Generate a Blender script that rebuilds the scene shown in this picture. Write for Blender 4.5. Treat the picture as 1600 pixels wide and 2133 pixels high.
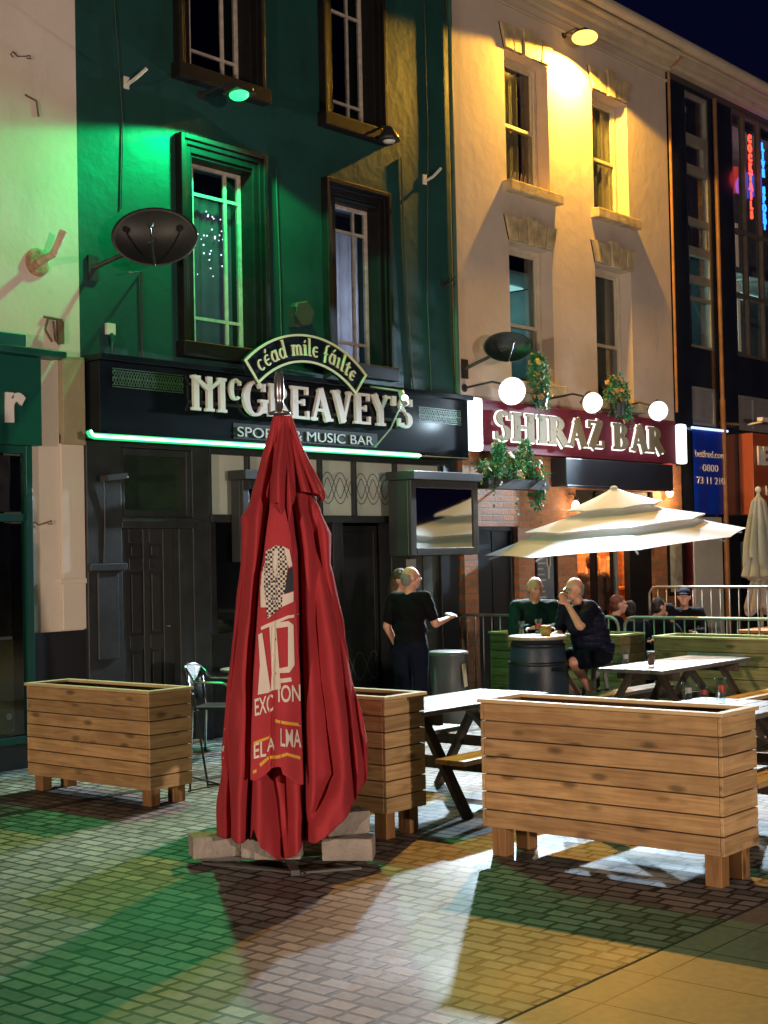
import bpy, bmesh, math, random
from mathutils import Vector, Matrix, noise
R = math.radians
random.seed(7)
for o in list(bpy.data.objects): bpy.data.objects.remove(o)
S = bpy.context.scene
COL = S.collection
# ------------------------------------------------------------------ camera
cam_d = bpy.data.cameras.new('camera'); cam = bpy.data.objects.new('camera', cam_d); COL.objects.link(cam)
cam_d.sensor_fit = 'HORIZONTAL'; cam_d.sensor_width = 36; cam_d.lens = 3000 / 1600 * 36
cam_d.clip_end = 500; cam_d.clip_start = 0.1
yaw, pitch, roll = R(40.0), R(1.6), R(1.2)
F0 = Vector((math.cos(yaw), math.sin(yaw), 0)); R0 = Vector((math.sin(yaw), -math.cos(yaw), 0)); ZZ = Vector((0, 0, 1))
Fw = F0 * math.cos(pitch) + ZZ * math.sin(pitch); U0 = -F0 * math.sin(pitch) + ZZ * math.cos(pitch)
Rt = R0 * math.cos(roll) - U0 * math.sin(roll); Up = R0 * math.sin(roll) + U0 * math.cos(roll)
M = Matrix((Rt, Up, -Fw)).transposed().to_4x4(); M.translation = Vector((0, -10.75, 1.85))
cam.matrix_world = M
S.camera = cam
# ------------------------------------------------------------------ world, exposure
S.view_settings.view_transform = 'Standard'; S.view_settings.look = 'None'
S.view_settings.exposure = 0.0; S.view_settings.gamma = 1.0
W = bpy.data.worlds.new('World'); S.world = W; W.use_nodes = True
wn = W.node_tree.nodes; wl = W.node_tree.links
bg = wn['Background']
sky = wn.new('ShaderNodeTexSky'); sky.sky_type = 'NISHITA'; sky.sun_disc = False
sky.sun_elevation = R(-5); sky.sun_rotation = R(150); sky.air_density = 1.5; sky.ozone_density = 3
nmix = wn.new('ShaderNodeMix'); nmix.data_type = 'RGBA'; nmix.blend_type = 'ADD'; nmix.inputs['Factor'].default_value = 1
wl.new(sky.outputs[0], nmix.inputs['A']); nmix.inputs['B'].default_value = (0.018, 0.022, 0.14, 1)
wl.new(nmix.outputs['Result'], bg.inputs[0]); bg.inputs[1].default_value = 0.08
S.cycles.use_denoising = True
S.cycles.max_bounces = 6; S.cycles.diffuse_bounces = 3; S.cycles.glossy_bounces = 3
S.cycles.transmission_bounces = 4; S.cycles.transparent_max_bounces = 24
S.cycles.sample_clamp_indirect = 4.0
S.cycles.caustics_reflective = False; S.cycles.caustics_refractive = False
def lamp(kind, name, loc, power, color, aim=None, size=0.06, cone=150, blend=0.15, parent=None):
    d = bpy.data.lights.new(name, kind); d.energy = power; d.color = color
    if kind == 'AREA': d.size = size
    else: d.shadow_soft_size = size
    if kind == 'SPOT': d.spot_size = R(cone); d.spot_blend = blend
    o = bpy.data.objects.new(name, d); COL.objects.link(o); o.location = loc
    if aim is not None: o.rotation_euler = Vector(aim).to_track_quat('-Z', 'Y').to_euler()
    if parent: o.parent = parent; o.matrix_parent_inverse = parent.matrix_world.inverted()
    return o
# all light positions in one place: (position, power, colour, aim)
GREEN = ((10.04, -0.55, 6.46), 430, (0.0, 1.0, 0.26), (-0.06, -0.16, -0.98))
GREEN_OUT = (560, (-0.86, -0.28, -0.55), 88, .9)
AMBER = ((16.92, -0.34, 8.90), 1900, (1.0, 0.50, 0.05), (-0.04, -0.06, -0.99))
AMBER_OUT = (2100, (-0.38, -0.78, -0.50), 118, .6)
WHITE1 = ((14.42, -0.72, 3.78), 2500, (0.66, 0.85, 1.0), (-0.62, -0.76, -0.22))
WARM = ((16.25, -0.72, 3.76), 420, (1.0, 0.74, 0.46), (-0.5, -0.8, -0.25))
WHITE2 = ((18.0, -0.72, 3.76), 2600, (0.62, 0.82, 1.0), (-0.70, -0.68, -0.22))
UNSEEN1 = ((-12.0, -8.2, 2.1), 7800, (1.0, 0.74, 0.54))
UNSEEN2 = ((0.6, -25.5, 2.2), 9200, (1.0, 0.76, 0.60))
# ------------------------------------------------------------------ materials
MATS = {}
def nodes_of(name):
    m = bpy.data.materials.new(name); m.use_nodes = True
    n = m.node_tree.nodes; l = m.node_tree.links
    return m, n, l, n['Principled BSDF']
def mat(name, col, rough=0.6, metal=0.0, var=0.15, scale=6.0, bump=0.0, bscale=40.0, spec=None, grime=0.0, coat=0.0):
    if name in MATS: return MATS[name]
    m, n, l, p = nodes_of(name)
    tc = n.new('ShaderNodeTexCoord')
    nz = n.new('ShaderNodeTexNoise'); nz.inputs['Scale'].default_value = scale; nz.inputs['Detail'].default_value = 6
    l.new(tc.outputs['Object'], nz.inputs['Vector'])
    mr = n.new('ShaderNodeMapRange'); mr.inputs[1].default_value = 0.3; mr.inputs[2].default_value = 0.7
    mr.inputs[3].default_value = 1 - var; mr.inputs[4].default_value = 1 + var
    l.new(nz.outputs['Fac'], mr.inputs[0])
    mx = n.new('ShaderNodeVectorMath'); mx.operation = 'SCALE'; mx.inputs[0].default_value = col
    l.new(mr.outputs[0], mx.inputs['Scale'])
    out = mx.outputs[0]
    if grime:
        n2 = n.new('ShaderNodeTexNoise'); n2.inputs['Scale'].default_value = 1.3; n2.inputs['Detail'].default_value = 9; n2.inputs['Roughness'].default_value = 0.7
        mp = n.new('ShaderNodeMapping'); mp.inputs['Scale'].default_value = (1.6, 1.6, 0.5); l.new(tc.outputs['Object'], mp.inputs[0]); l.new(mp.outputs[0], n2.inputs['Vector'])
        r2 = n.new('ShaderNodeMapRange'); r2.inputs[1].default_value = 0.55; r2.inputs[2].default_value = 0.75
        r2.inputs[3].default_value = 1; r2.inputs[4].default_value = 1 - grime; l.new(n2.outputs['Fac'], r2.inputs[0])
        m2 = n.new('ShaderNodeVectorMath'); m2.operation = 'SCALE'; l.new(out, m2.inputs[0]); l.new(r2.outputs[0], m2.inputs['Scale']); out = m2.outputs[0]
    l.new(out, p.inputs['Base Color'])
    p.inputs['Roughness'].default_value = rough; p.inputs['Metallic'].default_value = metal
    if coat: p.inputs['Coat Weight'].default_value = coat; p.inputs['Coat Roughness'].default_value = 0.08
    if spec is not None: p.inputs['Specular IOR Level'].default_value = spec
    if bump:
        nb = n.new('ShaderNodeTexNoise'); nb.inputs['Scale'].default_value = bscale; nb.inputs['Detail'].default_value = 5
        l.new(tc.outputs['Object'], nb.inputs['Vector'])
        b = n.new('ShaderNodeBump'); b.inputs['Strength'].default_value = bump; b.inputs['Distance'].default_value = 0.02
        l.new(nb.outputs['Fac'], b.inputs['Height']); l.new(b.outputs[0], p.inputs['Normal'])
    MATS[name] = m; return m
def emis(name, col, strength):
    if name in MATS: return MATS[name]
    m, n, l, p = nodes_of(name)
    p.inputs['Base Color'].default_value = (0.1, 0.1, 0.1, 1)
    p.inputs['Emission Color'].default_value = (*col, 1); p.inputs['Emission Strength'].default_value = strength
    MATS[name] = m; return m
def sheer(name, col, tr=.6):
    if name in MATS: return MATS[name]
    m, n, l, p = nodes_of(name); p.inputs['Base Color'].default_value = (*col, 1); p.inputs['Roughness'].default_value = .9
    t_ = n.new('ShaderNodeBsdfTranslucent'); t_.inputs[0].default_value = (*col, 1); mx = n.new('ShaderNodeMixShader'); mx.inputs[0].default_value = tr
    tc = n.new('ShaderNodeTexCoord'); nz = n.new('ShaderNodeTexNoise'); nz.inputs['Scale'].default_value = 4; nz.inputs['Detail'].default_value = 6; l.new(tc.outputs['Object'], nz.inputs['Vector'])
    cr = n.new('ShaderNodeMix'); cr.data_type = 'RGBA'; cr.inputs['A'].default_value = (*[c * .55 for c in col], 1); cr.inputs['B'].default_value = (*[min(1, c * 1.3) for c in col], 1)
    l.new(nz.outputs['Fac'], cr.inputs['Factor']); l.new(cr.outputs['Result'], t_.inputs[0]); l.new(cr.outputs['Result'], p.inputs['Base Color'])
    l.new(p.outputs[0], mx.inputs[1]); l.new(t_.outputs[0], mx.inputs[2]); l.new(mx.outputs[0], n['Material Output'].inputs[0])
    MATS[name] = m; return m
def glass(name='window_glass', tint=(0.75, 0.8, 0.8), gloss=0.25):
    if name in MATS: return MATS[name]
    m, n, l, p = nodes_of(name); n.remove(p)
    tr = n.new('ShaderNodeBsdfTransparent'); tr.inputs[0].default_value = (*tint, 1)
    gl = n.new('ShaderNodeBsdfGlossy'); gl.inputs['Roughness'].default_value = 0.06
    fr = n.new('ShaderNodeLayerWeight'); fr.inputs[0].default_value = .5
    pw_ = n.new('ShaderNodeMath'); pw_.operation = 'POWER'; pw_.inputs[1].default_value = 3; l.new(fr.outputs['Facing'], pw_.inputs[0])
    ad = n.new('ShaderNodeMath'); ad.operation = 'MULTIPLY_ADD'; ad.inputs[1].default_value = .5; ad.inputs[2].default_value = gloss * 0.25
    l.new(pw_.outputs[0], ad.inputs[0])
    mx = n.new('ShaderNodeMixShader'); l.new(ad.outputs[0], mx.inputs[0]); l.new(tr.outputs[0], mx.inputs[1]); l.new(gl.outputs[0], mx.inputs[2])
    l.new(mx.outputs[0], n['Material Output'].inputs[0])
    MATS[name] = m; return m
def wood(name, col, dark=0.55, axis='Y', rough=0.65):
    if name in MATS: return MATS[name]
    m, n, l, p = nodes_of(name)
    tc = n.new('ShaderNodeTexCoord'); ge = n.new('ShaderNodeNewGeometry')
    ad = n.new('ShaderNodeVectorMath'); ad.operation = 'MULTIPLY_ADD'; 
    cb = n.new('ShaderNodeCombineXYZ')
    for k in range(3): l.new(ge.outputs['Random Per Island'], cb.inputs[k])
    l.new(cb.outputs[0], ad.inputs[0]); ad.inputs[1].default_value = (31, 17, 23); l.new(tc.outputs['Object'], ad.inputs[2])
    sc = {'X': (0.9, 14, 14), 'Y': (14, 0.9, 14), 'Z': (14, 14, 0.9)}[axis]
    mp = n.new('ShaderNodeMapping'); mp.inputs['Scale'].default_value = sc; l.new(ad.outputs[0], mp.inputs[0])
    nz = n.new('ShaderNodeTexNoise'); nz.inputs['Scale'].default_value = 2.2; nz.inputs['Detail'].default_value = 8; nz.inputs['Distortion'].default_value = 1.2
    l.new(mp.outputs[0], nz.inputs['Vector'])
    # knots
    sk = {'X': (2.6, 7, 7), 'Y': (7, 2.6, 7), 'Z': (7, 7, 2.6)}[axis]
    mk = n.new('ShaderNodeMapping'); mk.inputs['Scale'].default_value = [q * 1.25 for q in sk]; l.new(ad.outputs[0], mk.inputs[0])
    vo = n.new('ShaderNodeTexVoronoi'); vo.inputs['Scale'].default_value = 1.0; l.new(mk.outputs[0], vo.inputs['Vector'])
    kr = n.new('ShaderNodeMapRange'); kr.inputs[1].default_value = 0.10; kr.inputs[2].default_value = 0.24; kr.inputs[3].default_value = 0.40; kr.inputs[4].default_value = 1.0
    l.new(vo.outputs['Distance'], kr.inputs[0])
    # smudges across the boards
    n3 = n.new('ShaderNodeTexNoise'); n3.inputs['Scale'].default_value = 5; n3.inputs['Detail'].default_value = 4; l.new(ad.outputs[0], n3.inputs['Vector'])
    r3 = n.new('ShaderNodeMapRange'); r3.inputs[1].default_value = 0.35; r3.inputs[2].default_value = 0.7; r3.inputs[3].default_value = 1.1; r3.inputs[4].default_value = 0.84; l.new(n3.outputs['Fac'], r3.inputs[0])
    cr = n.new('ShaderNodeValToRGB'); l.new(nz.outputs['Fac'], cr.inputs[0])
    cr.color_ramp.elements[0].position = 0.33; cr.color_ramp.elements[0].color = (col[0] * dark, col[1] * dark * .9, col[2] * dark * .8, 1)
    cr.color_ramp.elements[1].position = 0.62; cr.color_ramp.elements[1].color = (*col, 1)
    br = n.new('ShaderNodeMapRange'); br.inputs[3].default_value = 0.72; br.inputs[4].default_value = 1.2; l.new(ge.outputs['Random Per Island'], br.inputs[0])
    a = n.new('ShaderNodeMath'); a.operation = 'MULTIPLY'; l.new(kr.outputs[0], a.inputs[0]); l.new(br.outputs[0], a.inputs[1])
    a2 = n.new('ShaderNodeMath'); a2.operation = 'MULTIPLY'; l.new(a.outputs[0], a2.inputs[0]); l.new(r3.outputs[0], a2.inputs[1])
    sm = n.new('ShaderNodeVectorMath'); sm.operation = 'SCALE'; l.new(cr.outputs[0], sm.inputs[0]); l.new(a2.outputs[0], sm.inputs['Scale'])
    l.new(sm.outputs[0], p.inputs['Base Color']); p.inputs['Roughness'].default_value = rough
    b = n.new('ShaderNodeBump'); b.inputs['Strength'].default_value = 0.25; b.inputs['Distance'].default_value = 0.01; l.new(nz.outputs['Fac'], b.inputs['Height']); l.new(b.outputs[0], p.inputs['Normal'])
    MATS[name] = m; return m
def bricks(name, c1, c2, mortar, bw, bh, plane='XZ', offset=0.5, msize=0.01, rough=0.8, bump=0.6, distort=0.0, rvar=False, msmooth=0.15):
    if name in MATS: return MATS[name]
    m, n, l, p = nodes_of(name)
    tc = n.new('ShaderNodeTexCoord'); sp = n.new('ShaderNodeSeparateXYZ'); l.new(tc.outputs['Object'], sp.inputs[0])
    cb = n.new('ShaderNodeCombineXYZ')
    if plane == 'XZ': l.new(sp.outputs[0], cb.inputs[0]); l.new(sp.outputs[2], cb.inputs[1])
    elif plane == 'YX': l.new(sp.outputs[1], cb.inputs[0]); l.new(sp.outputs[0], cb.inputs[1])
    elif plane == 'YZ': l.new(sp.outputs[1], cb.inputs[0]); l.new(sp.outputs[2], cb.inputs[1])
    vec = cb.outputs[0]
    if distort:
        nd = n.new('ShaderNodeTexNoise'); nd.inputs['Scale'].default_value = 5.5; nd.inputs['Detail'].default_value = 2; l.new(tc.outputs['Object'], nd.inputs['Vector'])
        ma = n.new('ShaderNodeVectorMath'); ma.operation = 'MULTIPLY_ADD'; l.new(nd.outputs['Color'], ma.inputs[0]); ma.inputs[1].default_value = (distort, distort * .55, 0); l.new(vec, ma.inputs[2]); vec = ma.outputs[0]
    if rvar:
        # every course slides by its own amount and stretches its stones a little
        s2 = n.new('ShaderNodeSeparateXYZ'); l.new(vec, s2.inputs[0])
        dv = n.new('ShaderNodeMath'); dv.operation = 'DIVIDE'; l.new(s2.outputs[1], dv.inputs[0]); dv.inputs[1].default_value = bh
        fl = n.new('ShaderNodeMath'); fl.operation = 'FLOOR'; l.new(dv.outputs[0], fl.inputs[0])
        wh = n.new('ShaderNodeTexWhiteNoise'); wh.noise_dimensions = '1D'; l.new(fl.outputs[0], wh.inputs['W'])
        sl = n.new('ShaderNodeMath'); sl.operation = 'MULTIPLY_ADD'; l.new(wh.outputs['Value'], sl.inputs[0]); sl.inputs[1].default_value = bw * 0.6; l.new(s2.outputs[0], sl.inputs[2])
        n1 = n.new('ShaderNodeTexNoise'); n1.noise_dimensions = '2D'; n1.inputs['Scale'].default_value = 1.0; n1.inputs['Detail'].default_value = 0
        c1_ = n.new('ShaderNodeCombineXYZ'); m1 = n.new('ShaderNodeMath'); m1.operation = 'MULTIPLY'; m1.inputs[1].default_value = 4.0; l.new(sl.outputs[0], m1.inputs[0]); l.new(m1.outputs[0], c1_.inputs[0])
        m3 = n.new('ShaderNodeMath'); m3.operation = 'MULTIPLY'; m3.inputs[1].default_value = 7.3; l.new(fl.outputs[0], m3.inputs[0]); l.new(m3.outputs[0], c1_.inputs[1])
        l.new(c1_.outputs[0], n1.inputs['Vector'])
        sl2 = n.new('ShaderNodeMath'); sl2.operation = 'MULTIPLY_ADD'; l.new(n1.outputs['Fac'], sl2.inputs[0]); sl2.inputs[1].default_value = 0.16; l.new(sl.outputs[0], sl2.inputs[2])
        c2_ = n.new('ShaderNodeCombineXYZ'); l.new(sl2.outputs[0], c2_.inputs[0]); l.new(s2.outputs[1], c2_.inputs[1]); vec = c2_.outputs[0]
    bt = n.new('ShaderNodeTexBrick'); l.new(vec, bt.inputs['Vector']); bt.offset = offset
    bt.inputs['Scale'].default_value = 1; bt.inputs['Brick Width'].default_value = bw; bt.inputs['Row Height'].default_value = bh
    bt.inputs['Mortar Size'].default_value = msize; bt.inputs['Mortar Smooth'].default_value = msmooth; bt.inputs['Bias'].default_value = -0.1
    bt.inputs['Color1'].default_value = (*c1, 1); bt.inputs['Color2'].default_value = (*c2, 1); bt.inputs['Mortar'].default_value = (*mortar, 1)
    nz = n.new('ShaderNodeTexNoise'); nz.inputs['Scale'].default_value = 22; nz.inputs['Detail'].default_value = 6; l.new(tc.outputs['Object'], nz.inputs['Vector'])
    nl = n.new('ShaderNodeTexNoise'); nl.inputs['Scale'].default_value = 0.9; nl.inputs['Detail'].default_value = 5; l.new(tc.outputs['Object'], nl.inputs['Vector'])
    mu = n.new('ShaderNodeMath'); mu.operation = 'MULTIPLY_ADD'; l.new(nz.outputs['Fac'], mu.inputs[0]); mu.inputs[1].default_value = 0.7; l.new(nl.outputs['Fac'], mu.inputs[2])
    sc = n.new('ShaderNodeVectorMath'); sc.operation = 'SCALE'; l.new(bt.outputs['Color'], sc.inputs[0]); l.new(mu.outputs[0], sc.inputs['Scale'])
    l.new(sc.outputs[0], p.inputs['Base Color'])
    rr = n.new('ShaderNodeMapRange'); rr.inputs[1].default_value = 0.3; rr.inputs[2].default_value = 0.7; rr.inputs[3].default_value = rough - 0.12; rr.inputs[4].default_value = rough + 0.12
    l.new(nl.outputs['Fac'], rr.inputs[0]); l.new(rr.outputs[0], p.inputs['Roughness'])
    h = n.new('ShaderNodeMath'); h.operation = 'MULTIPLY_ADD'; h.inputs[1].default_value = -1.0; l.new(bt.outputs['Fac'], h.inputs[0])
    hn = n.new('ShaderNodeMath'); hn.operation = 'MULTIPLY'; hn.inputs[1].default_value = 0.5 if plane == 'XZ' else 0.16; l.new(nz.outputs['Fac'], hn.inputs[0]); l.new(hn.outputs[0], h.inputs[2])
    # each stone sits a little differently
    b = n.new('ShaderNodeBump'); b.inputs['Strength'].default_value = bump; b.inputs['Distance'].default_value = 0.012; l.new(h.outputs[0], b.inputs['Height']); l.new(b.outputs[0], p.inputs['Normal'])
    MATS[name] = m; return m
# ------------------------------------------------------------------ mesh helpers
class MB:
    def __init__(s): s.v = []; s.f = []
    def add(s, vs, fs):
        k = len(s.v); s.v += [tuple(v) for v in vs]; s.f += [tuple(i + k for i in f) for f in fs]; return s
    def box(s, x0, x1, y0, y1, z0, z1, rot=None, c=None):
        x0, x1 = min(x0, x1), max(x0, x1); y0, y1 = min(y0, y1), max(y0, y1); z0, z1 = min(z0, z1), max(z0, z1)
        vs = [Vector(p) for p in ((x0, y0, z0), (x1, y0, z0), (x1, y1, z0), (x0, y1, z0), (x0, y0, z1), (x1, y0, z1), (x1, y1, z1), (x0, y1, z1))]
        if rot is not None:
            c = Vector(c) if c is not None else Vector(((x0 + x1) / 2, (y0 + y1) / 2, (z0 + z1) / 2))
            vs = [rot @ (v - c) + c for v in vs]
        return s.add(vs, [(0, 3, 2, 1), (4, 5, 6, 7), (0, 1, 5, 4), (1, 2, 6, 5), (2, 3, 7, 6), (3, 0, 4, 7)])
    def bar(s, a, b, w, h, up=(0, 0, 1)):
        a = Vector(a); b = Vector(b); d = (b - a).normalized(); u = Vector(up)
        sd = d.cross(u)
        if sd.length < 1e-4: sd = d.cross(Vector((1, 0, 0)))
        sd.normalize(); u = sd.cross(d)
        vs = [p + sd * i * w / 2 + u * j * h / 2 for p in (a, b) for i, j in ((-1, -1), (1, -1), (1, 1), (-1, 1))]
        return s.add(vs, [(0, 1, 2, 3), (4, 7, 6, 5), (0, 4, 5, 1), (1, 5, 6, 2), (2, 6, 7, 3), (3, 7, 4, 0)])
    def tube(s, pts, r, seg=10, caps=True):
        pts = [Vector(p) for p in pts]; n = len(pts); rs = r if isinstance(r, (list, tuple)) else [r] * n
        base = []; prev = None
        for i, p in enumerate(pts):
            d = (pts[min(i + 1, n - 1)] - pts[max(i - 1, 0)]).normalized()
            a = prev if prev is not None else (Vector((0, 0, 1)) if abs(d.z) < .9 else Vector((1, 0, 0)))
            u = (a - d * a.dot(d)).normalized(); prev = u; w = d.cross(u)
            base.append([p + (u * math.cos(2 * math.pi * k / seg) + w * math.sin(2 * math.pi * k / seg)) * rs[i] for k in range(seg)])
        vs = [v for ring in base for v in ring]; fs = []
        for i in range(n - 1):
            for k in range(seg):
                k2 = (k + 1) % seg; fs.append((i * seg + k, i * seg + k2, (i + 1) * seg + k2, (i + 1) * seg + k))
        if caps: fs.append(tuple(range(seg - 1, -1, -1))); fs.append(tuple((n - 1) * seg + k for k in range(seg)))
        return s.add(vs, fs)
    def lathe(s, prof, c=(0, 0, 0), seg=32, axis=None):
        c = Vector(c); vs = []; fs = []
        q = Vector((0, 0, 1)).rotation_difference(Vector(axis)) if axis is not None else None
        for r, z in prof:
            for k in range(seg):
                a = 2 * math.pi * k / seg; v = Vector((r * math.cos(a), r * math.sin(a), z))
                if q: v = q @ v
                vs.append(v + c)
        for i in range(len(prof) - 1):
            for k in range(seg):
                k2 = (k + 1) % seg; fs.append((i * seg + k, i * seg + k2, (i + 1) * seg + k2, (i + 1) * seg + k))
        fs.append(tuple(range(seg - 1, -1, -1))); fs.append(tuple((len(prof) - 1) * seg + k for k in range(seg)))
        return s.add(vs, fs)
    def ell(s, c, r, rot=None, seg=16, rings=10):
        c = Vector(c); vs = []; fs = []
        r = (r, r, r) if isinstance(r, (int, float)) else r
        for i in range(rings + 1):
            t = math.pi * i / rings
            for k in range(seg):
                a = 2 * math.pi * k / seg; v = Vector((r[0] * math.sin(t) * math.cos(a), r[1] * math.sin(t) * math.sin(a), r[2] * math.cos(t)))
                if rot is not None: v = rot @ v
                vs.append(v + c)
        for i in range(rings):
            for k in range(seg):
                k2 = (k + 1) % seg; fs.append((i * seg + k, (i + 1) * seg + k, (i + 1) * seg + k2, i * seg + k2))
        return s.add(vs, fs)
    def prism(s, poly, y0, y1):           # polygon in the x-z plane, between two depths
        n = len(poly); vs = [(x, y0, z) for x, z in poly] + [(x, y1, z) for x, z in poly]
        fs = [tuple(range(n)), tuple(range(2 * n - 1, n - 1, -1))] + [(i, i + n, (i + 1) % n + n, (i + 1) % n) for i in range(n)]
        return s.add(vs, fs)
    def build(s, name, m, parent=None, smooth=False, bevel=0.0, loc=None):
        me = bpy.data.meshes.new(name); me.from_pydata(s.v, [], s.f); me.validate()
        bm = bmesh.new(); bm.from_mesh(me); bmesh.ops.recalc_face_normals(bm, faces=bm.faces); bm.to_mesh(me); bm.free()
        if smooth: me.polygons.foreach_set('use_smooth', [True] * len(me.polygons))
        me.materials.append(m)
        o = bpy.data.objects.new(name, me); COL.objects.link(o)
        if parent: o.parent = parent
        if loc is not None: o.location = loc
        if bevel:
            b = o.modifiers.new('bevel', 'BEVEL'); b.width = bevel; b.segments = 2; b.limit_method = 'ANGLE'
        return o
def tag(o, label=None, cat=None, group=None, kind=None):
    if label: o['label'] = label
    if cat: o['category'] = cat
    if group: o['group'] = group
    if kind: o['kind'] = kind
    return o
def thing(name, label, cat, loc=(0, 0, 0), rz=0.0, group=None):
    o = bpy.data.objects.new(name, None); COL.objects.link(o); o.location = loc; o.rotation_euler = (0, 0, rz)
    o.empty_display_size = 0.1
    bpy.context.view_layer.update()
    return tag(o, label, cat, group)
def copy_tree(o, parent=None):
    c = o.copy(); COL.objects.link(c); c.parent = parent
    for ch in list(o.children): copy_tree(ch, c)
    return c
def text(name, body, h, m, parent=None, loc=(0, 0, 0), depth=0.01, rz=0.0, align='LEFT', xs=1.0, rot=None, off=0.0, space=1.0, fit=None):
    cu = bpy.data.curves.new(name, 'FONT'); cu.body = body; cu.size = h / 0.72; cu.extrude = depth / 2; cu.align_x = align; cu.offset = off; cu.space_character = space
    t = bpy.data.objects.new(name, cu); COL.objects.link(t)
    dg = bpy.context.evaluated_depsgraph_get(); dg.update()
    me = bpy.data.meshes.new_from_object(t.evaluated_get(dg)); bpy.data.objects.remove(t)
    me.name = name; me.materials.clear(); me.materials.append(m)
    if fit:
        xsx = [v.co.x for v in me.vertices]; wd = max(xsx) - min(xsx); mn = min(xsx) if align == 'LEFT' else 0
        for v in me.vertices: v.co.x = (v.co.x - mn) * fit / wd
    for v in me.vertices: v.co.x *= xs
    o = bpy.data.objects.new(name, me); COL.objects.link(o); o.parent = parent
    o.location = loc; o.rotation_euler = rot if rot else (R(90), 0, rz)
    return o
def wall_grid(mb, x0, x1, z0, z1, holes, y0, y1):
    xs = sorted({x0, x1, *[h[0] for h in holes], *[h[1] for h in holes]}); zs = sorted({z0, z1, *[h[2] for h in holes], *[h[3] for h in holes]})
    xs = [x for x in xs if x0 <= x <= x1]; zs = [z for z in zs if z0 <= z <= z1]
    def solid(i, j):
        if i < 0 or j < 0 or i >= len(xs) - 1 or j >= len(zs) - 1: return False
        cx = (xs[i] + xs[i + 1]) / 2; cz = (zs[j] + zs[j + 1]) / 2
        return not any(h[0] < cx < h[1] and h[2] < cz < h[3] for h in holes)
    for i in range(len(xs) - 1):
        for j in range(len(zs) - 1):
            if not solid(i, j): continue
            a, b, c, d = xs[i], xs[i + 1], zs[j], zs[j + 1]
            mb.add([(a, y0, c), (b, y0, c), (b, y0, d), (a, y0, d)], [(0, 1, 2, 3)])
            mb.add([(a, y1, c), (b, y1, c), (b, y1, d), (a, y1, d)], [(3, 2, 1, 0)])
            if not solid(i - 1, j): mb.add([(a, y0, c), (a, y1, c), (a, y1, d), (a, y0, d)], [(3, 2, 1, 0)])
            if not solid(i + 1, j): mb.add([(b, y0, c), (b, y1, c), (b, y1, d), (b, y0, d)], [(0, 1, 2, 3)])
            if not solid(i, j - 1): mb.add([(a, y0, c), (b, y0, c), (b, y1, c), (a, y1, c)], [(3, 2, 1, 0)])
            if not solid(i, j + 1): mb.add([(a, y0, d), (b, y0, d), (b, y1, d), (a, y1, d)], [(0, 1, 2, 3)])
    return mb
def frame_rect(mb, x0, x1, z0, z1, w, y0, y1):
    mb.box(x0, x0 + w, y0, y1, z0, z1); mb.box(x1 - w, x1, y0, y1, z0, z1)
    mb.box(x0 + w, x1 - w, y0, y1, z0, z0 + w); mb.box(x0 + w, x1 - w, y0, y1, z1 - w, z1); return mb
# ------------------------------------------------------------------ common materials
cream_wall = mat('cream_render', (0.50, 0.42, 0.35), 0.85, var=0.08, scale=1.5, bump=0.35, bscale=6, grime=0.3)
pink_wall = mat('pale_render', (0.60, 0.53, 0.46), 0.85, var=0.05, scale=2.0, bump=0.2, bscale=12, grime=0.18)
green_wall = mat('green_render', (0.005, 0.050, 0.044), 0.60, var=0.16, scale=1.6, bump=0.35, bscale=7, grime=0.5)
black_paint = mat('black_gloss_paint', (0.011, 0.013, 0.016), 0.38, var=0.3, scale=8, bump=0.05)
dark_grey = mat('dark_grey_paint', (0.020, 0.024, 0.027), 0.45, var=0.35, scale=5, bump=0.08)
frame_black = mat('black_painted_timber', (0.007, 0.007, 0.008), 0.55, var=0.3, scale=8, bump=0.1, spec=.2)
white_frame = mat('peeling_white_frame', (0.45, 0.40, 0.36), 0.6, var=0.25, scale=14)
stone = mat('painted_stone', (0.46, 0.36, 0.20), 0.8, var=0.3, scale=7, bump=0.3, bscale=25, grime=0.3)
green_paint = mat('shop_green_paint', (0.004, 0.075, 0.060), 0.4, var=0.06)
steel = mat('galvanised_steel', (0.40, 0.41, 0.41), 0.35, metal=0.85, var=0.15)
chrome = mat('chrome', (0.7, 0.7, 0.7), 0.15, metal=1.0, var=0.02)
dark_metal = mat('dark_metal', (0.035, 0.035, 0.035), 0.4, metal=0.3)
white_plastic = mat('off_white_plastic', (0.6, 0.58, 0.52), 0.5)
black_glass = mat('black_glass', (0.006, 0.007, 0.009), 0.06, var=0.1)
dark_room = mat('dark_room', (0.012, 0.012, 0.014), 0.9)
gl = glass()
# ------------------------------------------------------------------ ground
setts = bricks('granite_setts', (0.36, 0.345, 0.32), (0.14, 0.135, 0.125), (0.016, 0.019, 0.016), 0.165, 0.104, 'YX', 0.5, 0.0125, 0.60, 1.0, 0.014, rvar=True)
slabs = bricks('flagstones', (0.36, 0.29, 0.22), (0.30, 0.25, 0.19), (0.06, 0.05, 0.04), 1.9, 0.46, 'YX', 0.0, 0.006, 0.6, 0.25)
def sheet(name, x0, x1, y0, y1, z, m, nx=1, ny=1):
    mb = MB(); vs = []; fs = []
    for i in range(nx + 1):
        for j in range(ny + 1): vs.append((x0 + (x1 - x0) * i / nx, y0 + (y1 - y0) * j / ny, z))
    for i in range(nx):
        for j in range(ny): a = i * (ny + 1) + j; fs.append((a, a + ny + 1, a + ny + 2, a + 1))
    return mb.add(vs, fs).build(name, m)
tag(sheet('ground', -120, 160, -120, 120, -0.006, mat('dark_ground', (0.08, 0.08, 0.08), 0.8)), kind='structure')
tag(sheet('sett_pavement', -10, 34, -7.41, 1.5, 0.0, setts), kind='structure')
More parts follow.
